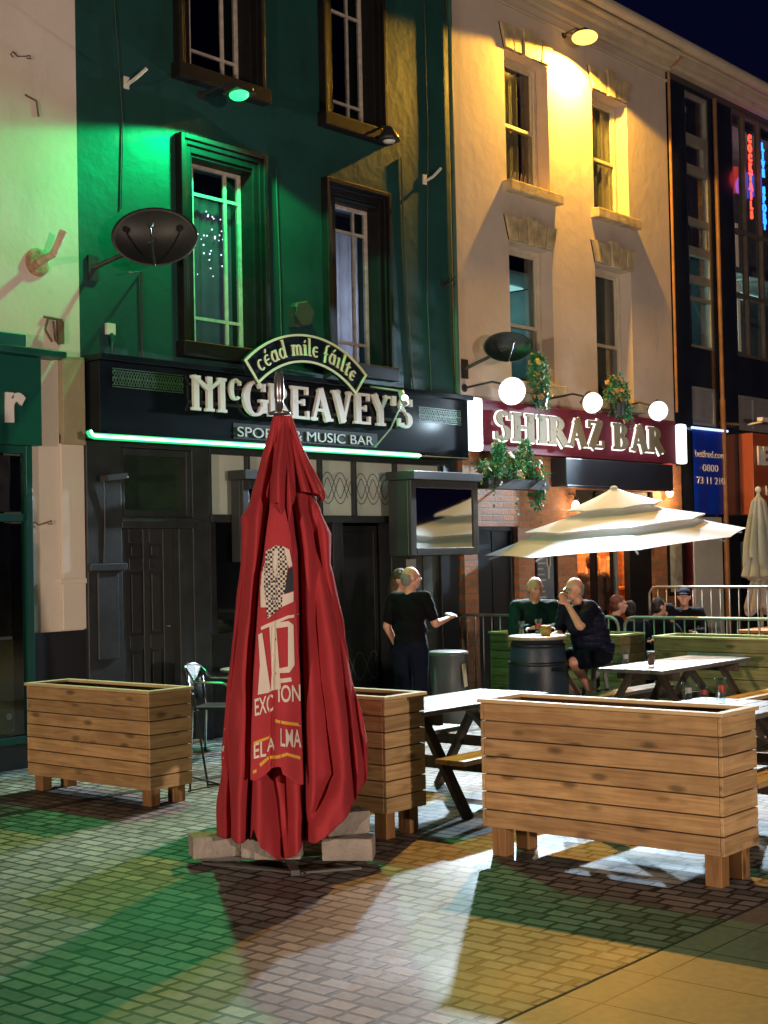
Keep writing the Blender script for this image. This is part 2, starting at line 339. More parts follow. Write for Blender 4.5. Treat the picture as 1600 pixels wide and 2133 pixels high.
tag(sheet('flagstone_path', -10, 34, -16, -7.41, 0.0, slabs), kind='structure')
mb = MB(); mb.box(-10, 34, -7.418, -7.404, -0.004, 0.002); tag(mb.build('kerb_strip', mat('joint_dark', (0.03, 0.028, 0.025), 0.9)), kind='structure')
# slot drain running along the fronts
mb = MB()
mb.box(-5, 30, -1.90, -1.80, -0.01, 0.003)
for k in range(0): pass
d = mb.build('drain_channel', mat('cast_iron', (0.035, 0.035, 0.033), 0.6, metal=0.4)); tag(d, kind='structure')
# ------------------------------------------------------------------ windows
def sash(parent, x0, x1, z0, z1, rail, name='window', fy=0.16, curtain=None, gap=None, casing=0.05, m=None):
    """a sliding sash window: frame > pane, curtain; rail = height of the meeting rail"""
    m = m or white_frame; mb = MB()
    frame_rect(mb, x0, x1, z0, z1, casing, fy - 0.03, fy + 0.05)
    frame_rect(mb, x0 + casing, x1 - casing, rail, z1 - casing, 0.045, fy - 0.012, fy + 0.03)
    frame_rect(mb, x0 + casing, x1 - casing, z0 + casing, rail + 0.04, 0.045, fy + 0.0305, fy + 0.06)
    w = mb.build(name, m, parent, bevel=0.004)
    p = MB(); p.box(x0 + casing, x1 - casing, fy + 0.012, fy + 0.016, z0 + casing, z1 - casing); p.build('pane', gl, w)
    return w
def leaded(parent, x0, x1, z0, z1, vs, hs, m=None, fy=0.15):
    m = m or white_frame; mb = MB(); frame_rect(mb, x0, x1, z0, z1, 0.035, fy - 0.02, fy + 0.03)
    for v in vs: mb.box(v - 0.018, v + 0.018, fy - 0.012, fy + 0.02, z0 + 0.035, z1 - 0.035)
    xs = [x0 + 0.035] + [c for v in vs for c in (v - 0.018, v + 0.018)] + [x1 - 0.035]
    for h in hs:
        for i in range(0, len(xs), 2): mb.box(xs[i], xs[i + 1], fy - 0.014, fy + 0.018, h - 0.016, h + 0.016)
    # the middle light opens: its own casing
    a, b = vs[0] + 0.018, vs[1] - 0.018
    for q in range(len(hs)):
        pass
    w = mb.build('window', m, parent)
    p = MB(); p.box(x0 + 0.03, x1 - 0.03, fy + 0.003, fy + 0.006, z0 + 0.03, z1 - 0.03); p.build('pane', gl, w)
    return w
def curtain(parent, x0, x1, z0, z1, y, m, folds=7, amp=0.02, name='curtain'):
    mb = MB(); n = 60; vs = []; fs = []
    for i in range(n + 1):
        x = x0 + (x1 - x0) * i / n; yy = y + amp * math.sin(i / n * folds * 2 * math.pi) + amp * .5 * math.sin(i * 1.3)
        vs += [(x, yy, z0), (x, yy * 1.0, z1)]
    for i in range(n): fs.append((2 * i, 2 * i + 2, 2 * i + 3, 2 * i + 1))
    return mb.add(vs, fs).build(name, m, parent, smooth=True)
# ================================================================== building 1: pale shop on the left
shop = thing('shop_building', 'pale rendered shop with green fascia at the left edge', 'building', (6.9, 0, 0))
def under(o, p):            # keep world placement when parenting to a moved Empty
    o.parent = p; o.matrix_parent_inverse = p.matrix_world.inverted(); return o
mb = MB(); wall_grid(mb, 3.5, 8.45, 1.19, 12, [(3.4, 7.87, 1.19, 3.69)], 0, 0.4)
under(mb.build('wall', pink_wall), shop)
mb = MB(); mb.box(7.871, 8.45, -0.012, 0.38, 0, 1.19); under(mb.build('plinth', mat('plinth_black', (0.007, 0.007, 0.012), 0.5, var=0.3, bump=.1)), shop)
mb = MB(); mb.box(8.19, 8.452, -0.035, 0.0, 1.2, 3.0); mb.box(8.15, 8.455, -0.05, 0.0, 1.90 - .28, 1.95 - .28)
under(mb.build('pilaster', pink_wall, bevel=.006), shop)
mb = MB(); mb.box(8.19, 8.445, -0.075, 0.0, 2.90, 3.715); under(mb.build('pilaster_capital', mat('olive_render', (0.30, 0.26, 0.16), 0.8, var=.1, bump=.2), bevel=.008), shop)
mb = MB(); mb.box(3.5, 7.93, -0.10, 0.0, 2.87, 3.66); under(mb.build('fascia', green_paint), shop)
mb = MB(); mb.box(3.5, 8.13, -0.22, 0.0, 3.665, 3.725); mb.box(3.5, 7.95, -.14, 0, 3.726, 3.745); mb.box(3.5, 7.78, -.10, 0, 3.745, 3.86)
under(mb.build('cornice', green_paint, bevel=.008), shop)
t = text('sign_letter', 'r', 0.36, mat('white_letters', (0.75, 0.72, 0.72), .4, var=.02), None, (7.52, -0.115, 3.08), 0.02, off=0.02); under(t, shop)
mb = MB(); mb.box(7.80, 7.868, -0.04, 0.05, 0.22, 2.868); mb.box(3.5, 7.80, -0.035, 0.05, 2.19, 2.26); mb.box(3.5, 7.80, -0.035, .05, 2.80, 2.868); mb.box(3.5, 7.80, -.035, .05, .22, .29)
w = mb.build('window', green_paint, bevel=.005); under(w, shop)
p = MB(); p.box(3.5, 7.80, 0.0, 0.004, 0.29, 2.80); under(p.build('pane', gl), w); bpy.context.view_layer.update()
mb = MB(); mb.box(3.5, 7.868, -0.03, 0.3, 0, 0.22); under(mb.build('stall_riser', dark_grey), shop)
mb = MB(); mb.box(3.5, 7.66, 0.02, 0.025, 2.28, 2.78); under(mb.build('window_poster', mat('poster_mauve', (0.22, 0.16, 0.20), 0.5, var=0.5, scale=4)), w)
mb = MB(); mb.box(3.5, 7.68, 0.02, 0.025, 0.32, 1.14); under(mb.build('window_poster', mat('poster_olive', (0.13, 0.14, 0.03), 0.5, var=0.25, scale=5)), w)
mb = MB(); mb.box(3.5, 7.67, 0.021, 0.026, 1.145, 1.175); under(mb.build('window_poster', mat('poster_white', (0.6, 0.6, 0.6), .5)), w)
mb = MB(); mb.box(3.5, 7.67, .03, .035, 1.18, 2.18); under(mb.build('window_poster', mat('poster_dark', (0.035, 0.022, 0.022), 0.4, var=0.9, scale=7)), w)
mb = MB(); mb.lathe([(0.03, 0), (0.03, 0.004)], (7.62, 0.012, 0.47), 20, (0, -1, 0)); under(mb.build('sticker', mat('poster_white', (0, 0, 0))), w)
t = text('sticker_letters', 'ms', 0.04, mat('poster_white', (0, 0, 0)), None, (7.45, 0.012, .44), .002); under(t, w)
mb = MB(); mb.box(2, 8.4, 1.4, 1.5, 0, 12); mb.box(2, 8.4, .45, 1.4, 3.0, 3.1); under(mb.build('inner_wall', dark_room), shop)
# ================================================================== building 2: green pub
pub = thing('pub_building', 'dark green rendered pub with black shopfront and bar name letters', 'building', (11.3, 0, 0))
holes = [(9.84, 10.72, 4.0, 5.89), (12.0, 12.78, 4.0, 5.85), (9.84, 10.72, 6.80, 8.9), (12.0, 12.75, 6.78, 8.9), (8.4, 14.3, 0, 2.95)]
mb = MB(); wall_grid(mb, 8.45, 14.225, 0, 13, holes, 0, 0.4); under(mb.build('wall', green_wall), pub)
def surround(x0, x1, z0, z1, w=0.17, sill=True, m=frame_black, wr=None):
    wr = wr or w
    mb = MB()
    for k, (ins, y) in enumerate(((0.0, -0.10), (0.05, -0.075), (0.10, -0.05))):
        a, b, c, dd = x0 - w + ins, x1 + wr - ins, z0 - w * .6 + ins * .3, z1 + w + .03 - ins
        iw = 0.05 if k < 2 else w - 0.10; iwr = 0.05 if k < 2 else wr - .10; e = .0015 * k
        mb.box(a, a + iw, y, 0.0 + e, c, dd); mb.box(b - iwr, b, y, 0.0 + e, c, dd); mb.box(a + iw, b - iwr, y, 0 + e, dd - iw, dd)
    mb.box(x0, x0 + 0.012, -0.05, 0.13, z0, z1); mb.box(x1 - 0.012, x1, -0.05, 0.13, z0, z1); mb.box(x0 + .012, x1 - .012, -0.05, 0.13, z1 - .012, z1)
    f = mb.build('window_surround', m, None, bevel=.006); under(f, pub); bpy.context.view_layer.update()
    if sill:
        s = MB(); s.box(x0 - w - 0.03, x1 + wr + 0.05, -0.13, 0.14, z0 - 0.16, z0 - .002); under(s.build('sill', m, bevel=.01), f)
    return f
lit_blind = emis('lamp_lit_net_curtain', (0.55, 0.56, 0.72), 0.13)
dim_blind = emis('dim_net_curtain', (0.5, 0.52, 0.7), 0.018)
net = sheer('grey_net_curtain', (0.30, 0.30, 0.36), .5)
for (x0, x1, z0, z1, vs, hs, cur) in (
    (9.84, 10.72, 4.0, 5.89, (10.02, 10.49), (4.29, 5.57), 'net'),
    (12.0, 12.78, 4.0, 5.85, (12.12, 12.53), (4.26, 5.54), 'lit'),
    (9.84, 10.72, 6.80, 8.9, (10.02, 10.49), (7.06, 8.3), 'dim'),
    (12.0, 12.75, 6.78, 8.9, (12.06, 12.49), (7.03, 8.08), 'dim')):
    f = surround(x0, x1, z0, z1)
    wv = leaded(None, x0 + .012, x1 - .012, z0, z1 - .012, vs, hs); under(wv, pub); bpy.context.view_layer.update()
    for c in wv.children: pass
    if cur == 'net': c = curtain(None, x0 + .03, x1 + .35, z0 - .1, z1 - .30, 0.30, net, 9, .008); under(c, wv)
    elif cur == 'lit':
        c = curtain(None, x0 + .02, x1 + .30, z0 - .1, z1 - .28, 0.30, sheer('pale_net_curtain', (.6, .6, .66)), 7, .008); under(c, wv)
for q in (0,):
    mb = MB(); mb.box(8.5, 14.2, 1.5, 1.55, 0, 13); mb.box(8.5, 14.2, .42, 1.5, 6.2, 6.4); mb.box(8.5, 14.2, .42, 1.5, 3.2, 3.5)
    mb.box(11.2, 11.3, .42, 1.5, 3.5, 13); mb.box(14.1, 14.2, .42, 1.5, 0, 13); mb.box(8.46, 8.5, .42, 1.5, 0, 13)
    under(mb.build('inner_wall', dark_room), pub)
# a room lamp behind the pale curtain
lamp('POINT', 'room_light', (10.6, 1.1, 4.7), 9, (.7, .72, 1.0), size=.15)
lamp('POINT', 'room_light', (12.9, 1.1, 4.6), 60, (0.74, 0.76, 1.0), size=.15)
# fascia
fas = mat('fascia_navy_black', (0.005, 0.008, 0.011), 0.22, var=.3, scale=3, spec=.3)
mb = MB(); mb.box(8.47, 14.15, -0.25, 0.0, 2.96, 3.68); mb.box(8.45, 14.2, -0.31, 0.0, 3.681, 3.74); mb.box(8.55, 14.05, -.27, -.25, 2.99, 3.03)
under(mb.build('fascia', fas, bevel=.006), pub)
# woven bands on the fascia
def knot(x0, x1, zc, h, y, m, w=0.012, per=None, strands=2, off=0.0, name='knot_band', n_arc=12, steps=400, parent=None, zig=0.003):
    mb = MB(); per = per or h * 1.1
    for s_ in range(strands):
        pr = []
        for i in range(steps + 1):
            x = x0 + (x1 - x0) * i / steps; ph = (x - x0) / per * 2 * math.pi + s_ * 2 * math.pi / strands
            z = zc + math.sin(ph) * (h / 2 - w); dz = math.cos(ph) * (h / 2 - w) * 2 * math.pi / per
            nrm = Vector((-dz, 1)).normalized(); yy = y - zig * (1 + .5 * math.cos(ph + s_)) - .0007 * s_
            x += nrm.x * off; z += nrm.y * off
            pr.append(((x - nrm.x * w / 2, yy, z - nrm.y * w / 2), (x + nrm.x * w / 2, yy, z + nrm.y * w / 2)))
        vs = [p for q in pr for p in q]; mb.add(vs, [(2 * i, 2 * i + 2, 2 * i + 3, 2 * i + 1) for i in range(steps)])
    return mb.build(name, m, parent)
band_m = mat('dull_green_band', (0.03, 0.10, 0.035), 0.5)
for (a, b, z) in ((8.62, 9.50, 3.53), (13.18, 14.0, 3.46)):
    for k in range(2): under(knot(a, b, z - .035 + .07 * k, .085, -.252, band_m, .010, .10, 3, name='knot_band'), pub)
    mb = MB()
    for zz in (z - .085, z + .085): mb.box(a, b, -.256, -.25, zz - .004, zz + .004)
    under(mb.build('band_edge', band_m), pub)
# ground floor of the pub
mb = MB()
mb.box(8.455, 8.87, -0.06, 0.12, 0, 2.955); mb.box(8.55, 8.80, -0.085, -0.06, 0.9, 1.72); mb.box(8.45, 8.89, -.11, -.06, 1.73, 1.80); mb.box(8.45, 8.89, -.10, -.06, .0, .30)
under(mb.build('pilaster', dark_grey, bevel=.008), pub)
mb = MB()
frame_rect(mb, 8.872, 9.80, 2.24, 2.90, 0.07, -0.02, 0.12); mb.box(8.872, 9.80, -0.06, 0.12, 2.13, 2.238); mb.box(8.86, 9.82, -.09, -.06, 2.19, 2.225)
mb.box(8.872, 8.93, -0.02, 0.12, 0, 2.13); mb.box(9.62, 9.80, -0.02, 0.16, 0, 2.13); mb.box(9.80, 10.03, -.03, .16, 0, 2.95)
mb.box(8.872, 9.80, -.03, .12, 2.905, 2.955)
under(mb.build('door_frame', dark_grey, bevel=.006), pub)
mb = MB(); mb.box(8.942, 9.73, .06, .07, 2.31, 2.83); under(mb.build('fanlight', mat('fanlight_film', (0.02, 0.035, 0.022), .25, var=.2)), pub)
mb = MB(); dx0, dx1 = 8.93, 9.62
mb.box(dx0, dx1, 0.10, 0.14, 0.03, 2.13)
for (a, b) in ((dx0, 9.06), (9.235, 9.315), (9.49, dx1)): mb.box(a, b, 0.075, 0.0995, 0.03, 2.13)
for (a, b) in ((1.99, 2.13), (1.72, 1.84), (.96, 1.10), (.03, .24)):
    mb.box(9.0605, 9.2345, .0752, .0993, a, b); mb.box(9.3155, 9.4895, .0752, .0993, a, b)
for cx in (9.1475, 9.4025):
    for (a, b) in ((1.84, 1.99), (1.10, 1.72), (.24, .96)): mb.box(cx - .055, cx + .055, .082, .0995, a + .03, b - .03)
dr = mb.build('door', mat('charcoal_door_paint', (0.026, 0.028, 0.032), .35, var=.12), bevel=.006); under(dr, pub); bpy.context.view_layer.update()
mb = MB(); mb.box(9.52, 9.545, .04, .075, 1.16, 1.175); mb.tube([(9.535, .045, 1.17), (9.46, .045, 1.17)], .007); under(mb.build('handle', chrome), dr)
mb = MB(); mb.lathe([(0.012, 0), (.012, .02)], (9.275, .075, 1.55), 12, (0, -1, 0)); under(mb.build('door_knocker', dark_metal), dr)
mb = MB(); mb.box(8.872, 9.80, -.12, .2, 0, .03); under(mb.build('doorstep', stone), pub)
# transom lights with knotwork
frost = mat('frosted_white_panel', (0.52, 0.56, 0.52), 0.35, var=.04)
mb = MB()
xs = [10.05, 10.60, 11.15, 11.70, 12.27, 12.98, 13.12, 13.92]
mb.box(10.04, 13.96, -.03, .10, 2.885, 2.955); mb.box(10.04, 13.96, -.05, .10, 2.19, 2.27)
for x in (10.05, 10.60, 11.15, 11.72, 12.29, 13.02, 13.94): mb.box(x - .02, x + .02, -.028, .10, 2.2705, 2.8845)
trf = mb.build('transom_frame', dark_grey, bevel=.004); under(trf, pub); bpy.context.view_layer.update()
for a, b in ((10.07, 10.58), (10.62, 11.13), (11.17, 11.70), (11.74, 12.27), (12.31, 13.0), (13.04, 13.92)):
    mb = MB(); mb.box(a, b, .03, .05, 2.2705, 2.8845); pn = mb.build('transom_panel', frost); under(pn, trf)
kn = mat('grey_knot_outline', (0.10, 0.12, 0.11), .5)
for a, b in ((11.17, 11.70), (11.74, 12.27), (12.31, 13.0), (13.04, 13.92)):
    for s_ in (-1, 1): under(knot(a + .03, b - .03, 2.58, .31, .03, kn, .011, .42, 2, off=.030 * s_, name='knot_line'), trf)
# dark window wall, low panels, pub doorway
mb = MB()
mb.box(10.04, 12.0, .02, .12, 0, 1.0); mb.box(10.04, 12.0, .0, .14, 1.0, 1.06); mb.box(11.90, 12.02, -.02, .14, 1.06, 2.19); mb.box(10.04, 10.12, -.02, .14, 1.06, 2.19)
mb.box(12.0, 12.07, -.02, .2, 0, 2.19); mb.box(12.86, 13.10, -.06, .14, 0, 2.19); mb.box(13.10, 13.20, .0, .14, 0, 2.19); mb.box(13.88, 14.22, .0, .16, 0, 2.955)
under(mb.build('shopfront_frame', black_paint, bevel=.006), pub)
mb = MB(); mb.box(10.12, 11.90, .06, .065, 1.06, 2.19); under(mb.build('shop_window', black_glass), pub)
under(knot(12.12, 12.82, .55, .34, .148, kn, .012, .5, 2, name='knot_line'), pub)
mb = MB(); frame_rect(mb, 12.07, 12.86, .03, 2.16, .07, .15, .2); mb.box(12.14, 12.79, .16, .18, .10, .95); mb.box(12.14, 12.79, .165, .17, .95, 2.09)
under(mb.build('door', black_paint, bevel=.005), pub)
mb = MB(); mb.box(13.20, 13.88, .05, .10, 0.0, 2.19); mb.box(13.30, 13.52, .03, .05, .2, 2.05); mb.box(13.56, 13.80, .03, .05, .2, 2.05)
under(mb.build('grey_door', mat('grey_green_door', (0.045, 0.05, 0.04), .5, var=.15)), pub)
mb = MB(); mb.box(13.22, 13.42, .028, .032, 1.60, 1.76); under(mb.build('notice', mat('notice_grey', (0.35, 0.36, 0.36), .5)), pub)
# party-wall pipe and cable runs on the green wall
mb = MB(); mb.tube([(14.235, -0.04, 3.75), (14.235, -0.04, 6.0), (14.24, -.04, 13)], .03); under(mb.build('drain_pipe', mat('green_drain_pipe', (0.02, 0.08, 0.06), .5)), pub)
for cpts, cr_ in (([(13.25, -.015, 6.55), (13.27, -.015, 5.6), (13.31, -.015, 4.7), (13.38, -.015, 3.9), (13.40, -.02, 3.75)], .012), ([(11.10, -.015, 6.0), (11.13, -.015, 4.9), (11.14, -.015, 3.75)], .010), ([(8.9, -.012, 7.4), (9.0, -.012, 6.0), (8.96, -.012, 5.2)], .007), ([(13.72, -.012, 12), (13.78, -.012, 7.0), (13.70, -.012, 4.9), (13.74, -.012, 3.75)], .008)):
    mb = MB(); mb.tube(cpts, cr_); under(mb.build('cable', mat('painted_cable', (.02, .05, .04), .5)), pub)
# ------------------------------------------------------------------ lettering by strokes
def seg(mb, a, b, w, y0, y1, k):
    a = Vector(a); b = Vector(b); d = (b - a); L = d.length
    if L < 1e-6: return
    d /= L; nn = Vector((-d.y, d.x)) * w / 2
    e = 0.0004 * (k % 24)
    mb.prism([tuple(a - nn), tuple(b - nn), tuple(b + nn), tuple(a + nn)], y0 - e, y1)
def arc(mb, cx, cy, rx, ry, a0, a1, wv, wh, y0, y1, k, n=22):
    # a ring segment: thickness wv where the stroke runs upright, wh where it runs level
    o = []; i_ = []
    for q in range(n + 1):
        a = R(a0 + (a1 - a0) * q / n); c, s_ = math.cos(a), math.sin(a)
        o.append((cx + rx * c, cy + ry * s_)); i_.append((cx + (rx - wv) * c, cy + (ry - wh) * s_))
    e = 0.0004 * (k % 24)
    for q in range(n): mb.prism([o[q], o[q + 1], i_[q + 1], i_[q]], y0 - e, y1)
def glyphs(T, t, sf):
    """T thick stroke, t thin stroke, sf serif half-length; each glyph = (width, strokes)"""
    def st(x, z0=0, z1=1, w=None, top=True, bot=True):
        w = w or T; r = [('L', x, z0, x, z1, w)]
        if top: r.append(('L', x - w / 2 - sf, z1 - t / 2, x + w / 2 + sf, z1 - t / 2, t))
        if bot: r.append(('L', x - w / 2 - sf, z0 + t / 2, x + w / 2 + sf, z0 + t / 2, t))
        return r
    h = T / 2
    G = {}
    G['M'] = (1.14, st(.16, w=T * .8) + st(.58, w=T * .8, top=False) + st(.98, w=T * .8) + [('L', .10, .97, .56, .62, T * .6), ('L', .56, .62, .98, .97, T * .5)])
    G['C'] = (.62, [('A', .36, .5, .32, .52, 45, 315, T, t), ('L', .60, .70, .60, .92, t)])
    G['G'] = (.84, [('A', .44, .5, .40, .53, 42, 330, T, t), ('L', .75, .08, .75, .44, T * .8), ('L', .58, .44, .88, .44, t), ('L', .74, .72, .74, .96, t)])
    G['R'] = (.74, st(.15) + [('A', .30, .74, .32, .26, -90, 90, T, t), ('L', .15, 1 - t / 2, .32, 1 - t / 2, t), ('L', .15, .48 + t / 2, .32, .48 + t / 2, t), ('L', .34, .50, .66, .02, T * .95), ('L', .58, t / 2, .80, t / 2, t)])
    G['E'] = (.64, st(.15) + [('L', .15, 1 - t / 2, .60, 1 - t / 2, t), ('L', .15, t / 2, .62, t / 2, t), ('L', .15, .52, .46, .52, t), ('L', .58, .76, .58, 1, t), ('L', .60, 0, .60, .26, t), ('L', .45, .42, .45, .62, t)])
    G['A'] = (.80, [('L', .12, 0, .40, 1, t * 1.2), ('L', .38, 1, .68, 0, T), ('L', .22, .33, .58, .33, t), ('L', .0, t / 2, .26, t / 2, t), ('L', .54, t / 2, .84, t / 2, t)])
    G['V'] = (.78, [('L', .12, 1, .40, 0, T), ('L', .38, 0, .66, 1, t * 1.2), ('L', -.02, 1 - t / 2, .28, 1 - t / 2, t), ('L', .54, 1 - t / 2, .80, 1 - t / 2, t)])
    G['Y'] = (.76, [('L', .12, 1, .38, .48, T), ('L', .38, .48, .64, 1, t * 1.2), ('L', .38, .02, .38, .52, T), ('L', .20, t / 2, .56, t / 2, t), ('L', -.02, 1 - t / 2, .27, 1 - t / 2, t), ('L', .52, 1 - t / 2, .78, 1 - t / 2, t)])
    G["'"] = (.24, [('L', .12, .70, .12, 1.02, T * .8)])
    G['S'] = (.60, [('A', .31, .76, .26, .26, 25, 270, T * .9, t), ('A', .31, .25, .28, .27, -155, 90, T * .9, t), ('L', .56, .72, .56, .96, t), ('L', .05, .04, .05, .30, t)])
    G['H'] = (.90, st(.17) + st(.70) + [('L', .17, .5, .70, .5, t)])
    G['I'] = (.40, st(.20))
    G['Z'] = (.70, [('L', .04, 1 - t / 2, .66, 1 - t / 2, t), ('L', .04, t / 2, .68, t / 2, t), ('L', .56, 1, .14, 0, T * .95), ('L', .06, .74, .06, 1, t), ('L', .66, 0, .66, .28, t)])
    G['B'] = (.74, st(.15) + [('A', .32, .76, .28, .24, -90, 90, T * .9, t), ('A', .32, .27, .34, .27, -90, 90, T, t), ('L', .15, 1 - t / 2, .34, 1 - t / 2, t), ('L', .15, .53, .34, .53, t), ('L', .15, t / 2, .34, t / 2, t)])
    G['P'] = (.74, st(.15) + [('A', .32, .72, .32, .28, -90, 90, T, t), ('L', .15, 1 - t / 2, .34, 1 - t / 2, t), ('L', .15, .44 + t / 2, .34, .44 + t / 2, t)])
    G[' '] = (.34, [])
    return G
def word_mesh(body, G, h, width, gap=.06, y0=-.03, y1=0, grow=0.0, small=None):
    mb = MB(); tot = 0; ws = []
    for i, ch in enumerate(body):
        sc = small.get(i, (1, 0))[0] if small else 1
        ws.append(G[ch][0] * sc); tot += ws[-1] + gap
    tot -= gap; sx = width / (tot * h); x = 0; k = 0
    for i, ch in enumerate(body):
        sc, up = small.get(i, (1, 0)) if small else (1, 0)
        for s_ in G[ch][1]:
            k += 1
            def X(a): return (x + a * sc) * h * sx
            def Zc(b): return (b * sc + up) * h
            if s_[0] == 'L':
                seg(mb, (X(s_[1]), Zc(s_[2])), (X(s_[3]), Zc(s_[4])), s_[5] * h * sc * (sx if abs(s_[1] - s_[3]) < abs(s_[2] - s_[4]) else 1) + grow, y0, y1, k)
            else:
                _, cx, cy, rx, ry, a0, a1, wv, wh = s_
                arc(mb, X(cx), Zc(cy), rx * sc * h * sx + grow / 2, ry * sc * h + grow / 2, a0, a1, wv * h * sc * sx + grow, wh * h * sc + grow, y0, y1, k)
        x += ws[i] + gap
    return mb
letter_white = mat('ivory_letter_paint', (0.72, 0.69, 0.64), .45, var=.04)
sg = thing('bar_sign', 'raised ivory serif letters reading McGREAVEY\'S on the dark fascia', 'sign', (9.56, -.25, 3.25))
G = glyphs(.20, .085, .055)
wm = word_mesh("MCGREAVEY'S", G, .345, 3.44, .05, -.035, 0, 0, {1: (.62, .40)}); wo = wm.build('letters', letter_white, sg); wo.location = (0, -.02, .03)
mb = MB(); mb.box(.0, 3.44, -.019, 0, .10, .13); mb.box(.0, 3.44, -.019, 0, .28, .30); mb.build('mounting_rail', dark_metal, sg)
ss = thing('subtitle_sign', 'small grey sans capitals SPORTS & MUSIC BAR beneath the large serif letters', 'sign', (10.22, -.252, 3.055))
text('letters', 'SPORTS & MUSIC BAR', .105, mat('silver_letters', (.48, .48, .48), .4, metal=.3), ss, (0, -.006, 0), .01, fit=2.12)
mb = MB(); mb.box(-.05, 2.2, -.001, .001, -.03, .135); mb.build('backing_plate', mat('subtitle_plate', (.030, .036, .036), .3), ss)
# curved welcome sign
aw = thing('welcome_sign', 'curved dark welcome sign with cream border reading céad míle fáilte', 'sign', (11.2, -.30, 3.0))
Rr, zc = 1.45, -.27      # outer radius and centre height
a_half = 42
def arcpoly(r0, r1, a0, a1, n=40):
    return [(r1 * math.sin(R(a0 + (a1 - a0) * i / n)), zc + r1 * math.cos(R(a0 + (a1 - a0) * i / n))) for i in range(n + 1)] + [(r0 * math.sin(R(a1 - (a1 - a0) * i / n)), zc + r0 * math.cos(R(a1 - (a1 - a0) * i / n))) for i in range(n + 1)]
def arcband(mb, r0, r1, a0, a1, y0, y1, n=40):
    for i in range(n):
        A0 = a0 + (a1 - a0) * i / n; A1 = a0 + (a1 - a0) * (i + 1) / n
        f = lambda r, a: (r * math.sin(R(a)), zc + r * math.cos(R(a)))
        mb.prism([f(r0, A0), f(r0, A1), f(r1, A1), f(r1, A0)], y0, y1)
mb = MB(); arcband(mb, Rr - .30, Rr, -41, 41, -.04, 0); mb.build('board', mat('welcome_board', (.010, .016, .022), .25, coat=.4), aw)
cream = mat('cream_lettering', (.80, .76, .50), .5, var=.03)
mb = MB(); arcband(mb, Rr - .022, Rr, -41, 41, -.055, -.04); arcband(mb, Rr - .30, Rr - .278, -41, 41, -.055, -.04); arcband(mb, Rr - .278, Rr - .022, -41, -40.1, -.055, -.04, 1); arcband(mb, Rr - .278, Rr - .022, 40.1, 41, -.055, -.04, 1)
mb.build('border', cream, aw)
lo = {'c': (.50, [('A', .27, .30, .25, .32, 50, 310, .11, .07)]), 'é': (.50, [('A', .27, .30, .25, .32, 50, 310, .11, .07), ('L', .05, .32, .40, .32, .06), ('L', .25, .72, .38, .90, .07)]),
      'a': (.58, [('A', .27, .28, .25, .30, 0, 360, .11, .06), ('L', .46, 0, .46, .60, .11), ('L', .14, .57, .46, .57, .07), ('L', .46, .03, .58, .03, .06)]), 'd': (.60, [('A', .27, .28, .25, .30, 0, 360, .11, .06), ('L', .47, 0, .47, 1.0, .11), ('L', .36, .97, .50, .97, .06), ('L', .47, .03, .58, .03, .06)]),
      'á': (.58, [('A', .27, .28, .25, .30, 0, 360, .11, .06), ('L', .46, 0, .46, .60, .11), ('L', .14, .57, .46, .57, .07), ('L', .25, .72, .38, .90, .07)]),
      'm': (.86, [('L', .13, 0, .13, .58, .11), ('L', .02, .57, .2, .57, .06), ('A', .28, .38, .18, .22, 0, 180, .10, .08), ('L', .41, 0, .41, .40, .10), ('A', .56, .38, .19, .22, 0, 180, .10, .08), ('L', .70, 0, .70, .40, .11), ('L', .03, .03, .22, .03, .06), ('L', .62, .03, .82, .03, .06)]),
      'i': (.30, [('L', .15, 0, .15, .58, .11), ('L', .04, .57, .18, .57, .06), ('L', .06, .03, .26, .03, .06)]), 'í': (.30, [('L', .15, 0, .15, .58, .11), ('L', .04, .57, .18, .57, .06), ('L', .06, .03, .26, .03, .06), ('L', .13, .72, .22, .84, .08)]),
      'l': (.32, [('L', .15, 0, .15, 1.0, .11), ('L', .04, .97, .18, .97, .06), ('L', .12, .03, .30, .03, .06)]), 'e': (.50, [('A', .27, .30, .25, .32, 50, 310, .11, .07), ('L', .05, .32, .40, .32, .06)]),
      'f': (.38, [('L', .16, -.12, .16, .78, .10), ('A', .30, .74, .18, .22, 60, 180, .10, .07), ('L', .04, .40, .32, .40, .07)]), 't': (.40, [('L', .18, .05, .18, .80, .11), ('L', .0, .57, .38, .57, .07), ('L', .16, .04, .34, .04, .07)]), ' ': (.28, [])}
body = 'céad míle fáilte'; sc = .19; tot = sum(lo[c][0] for c in body) * sc + .012 * len(body); rb = Rr - .225
mb = MB(); pos = -tot / 2; k = 0
for ch in body:
    m2 = MB(); 
    for s_ in lo[ch][1]:
        k += 1
        if s_[0] == 'L': seg(m2, (s_[1] * sc, s_[2] * sc), (s_[3] * sc, s_[4] * sc), s_[5] * sc * 1.05, -.052, -.04, k)
        else: arc(m2, s_[1] * sc, s_[2] * sc, s_[3] * sc, s_[4] * sc, s_[5], s_[6], s_[7] * sc, s_[8] * sc, -.052, -.04, k, 16)
    wch = lo[ch][0] * sc; a = (pos + wch / 2) / rb * 0.985
    vs = []
    for (x, y, z) in m2.v:
        dx, dz = x - wch / 2, z
        vs.append((dx * math.cos(a) + (rb + dz) * math.sin(a), y, zc + (rb + dz) * math.cos(a) - dx * math.sin(a)))
    mb.add(vs, m2.f); pos += wch + .012
mb.build('letters', cream, aw)
for x in (-.6, 0, .6): mb = MB(); mb.bar((x, 0.0, zc + math.sqrt(1.3 ** 2 - x * x)), (x, .28, zc + math.sqrt(1.3 ** 2 - x * x) - .08), .03, .03); mb.build('bracket', dark_metal, aw)
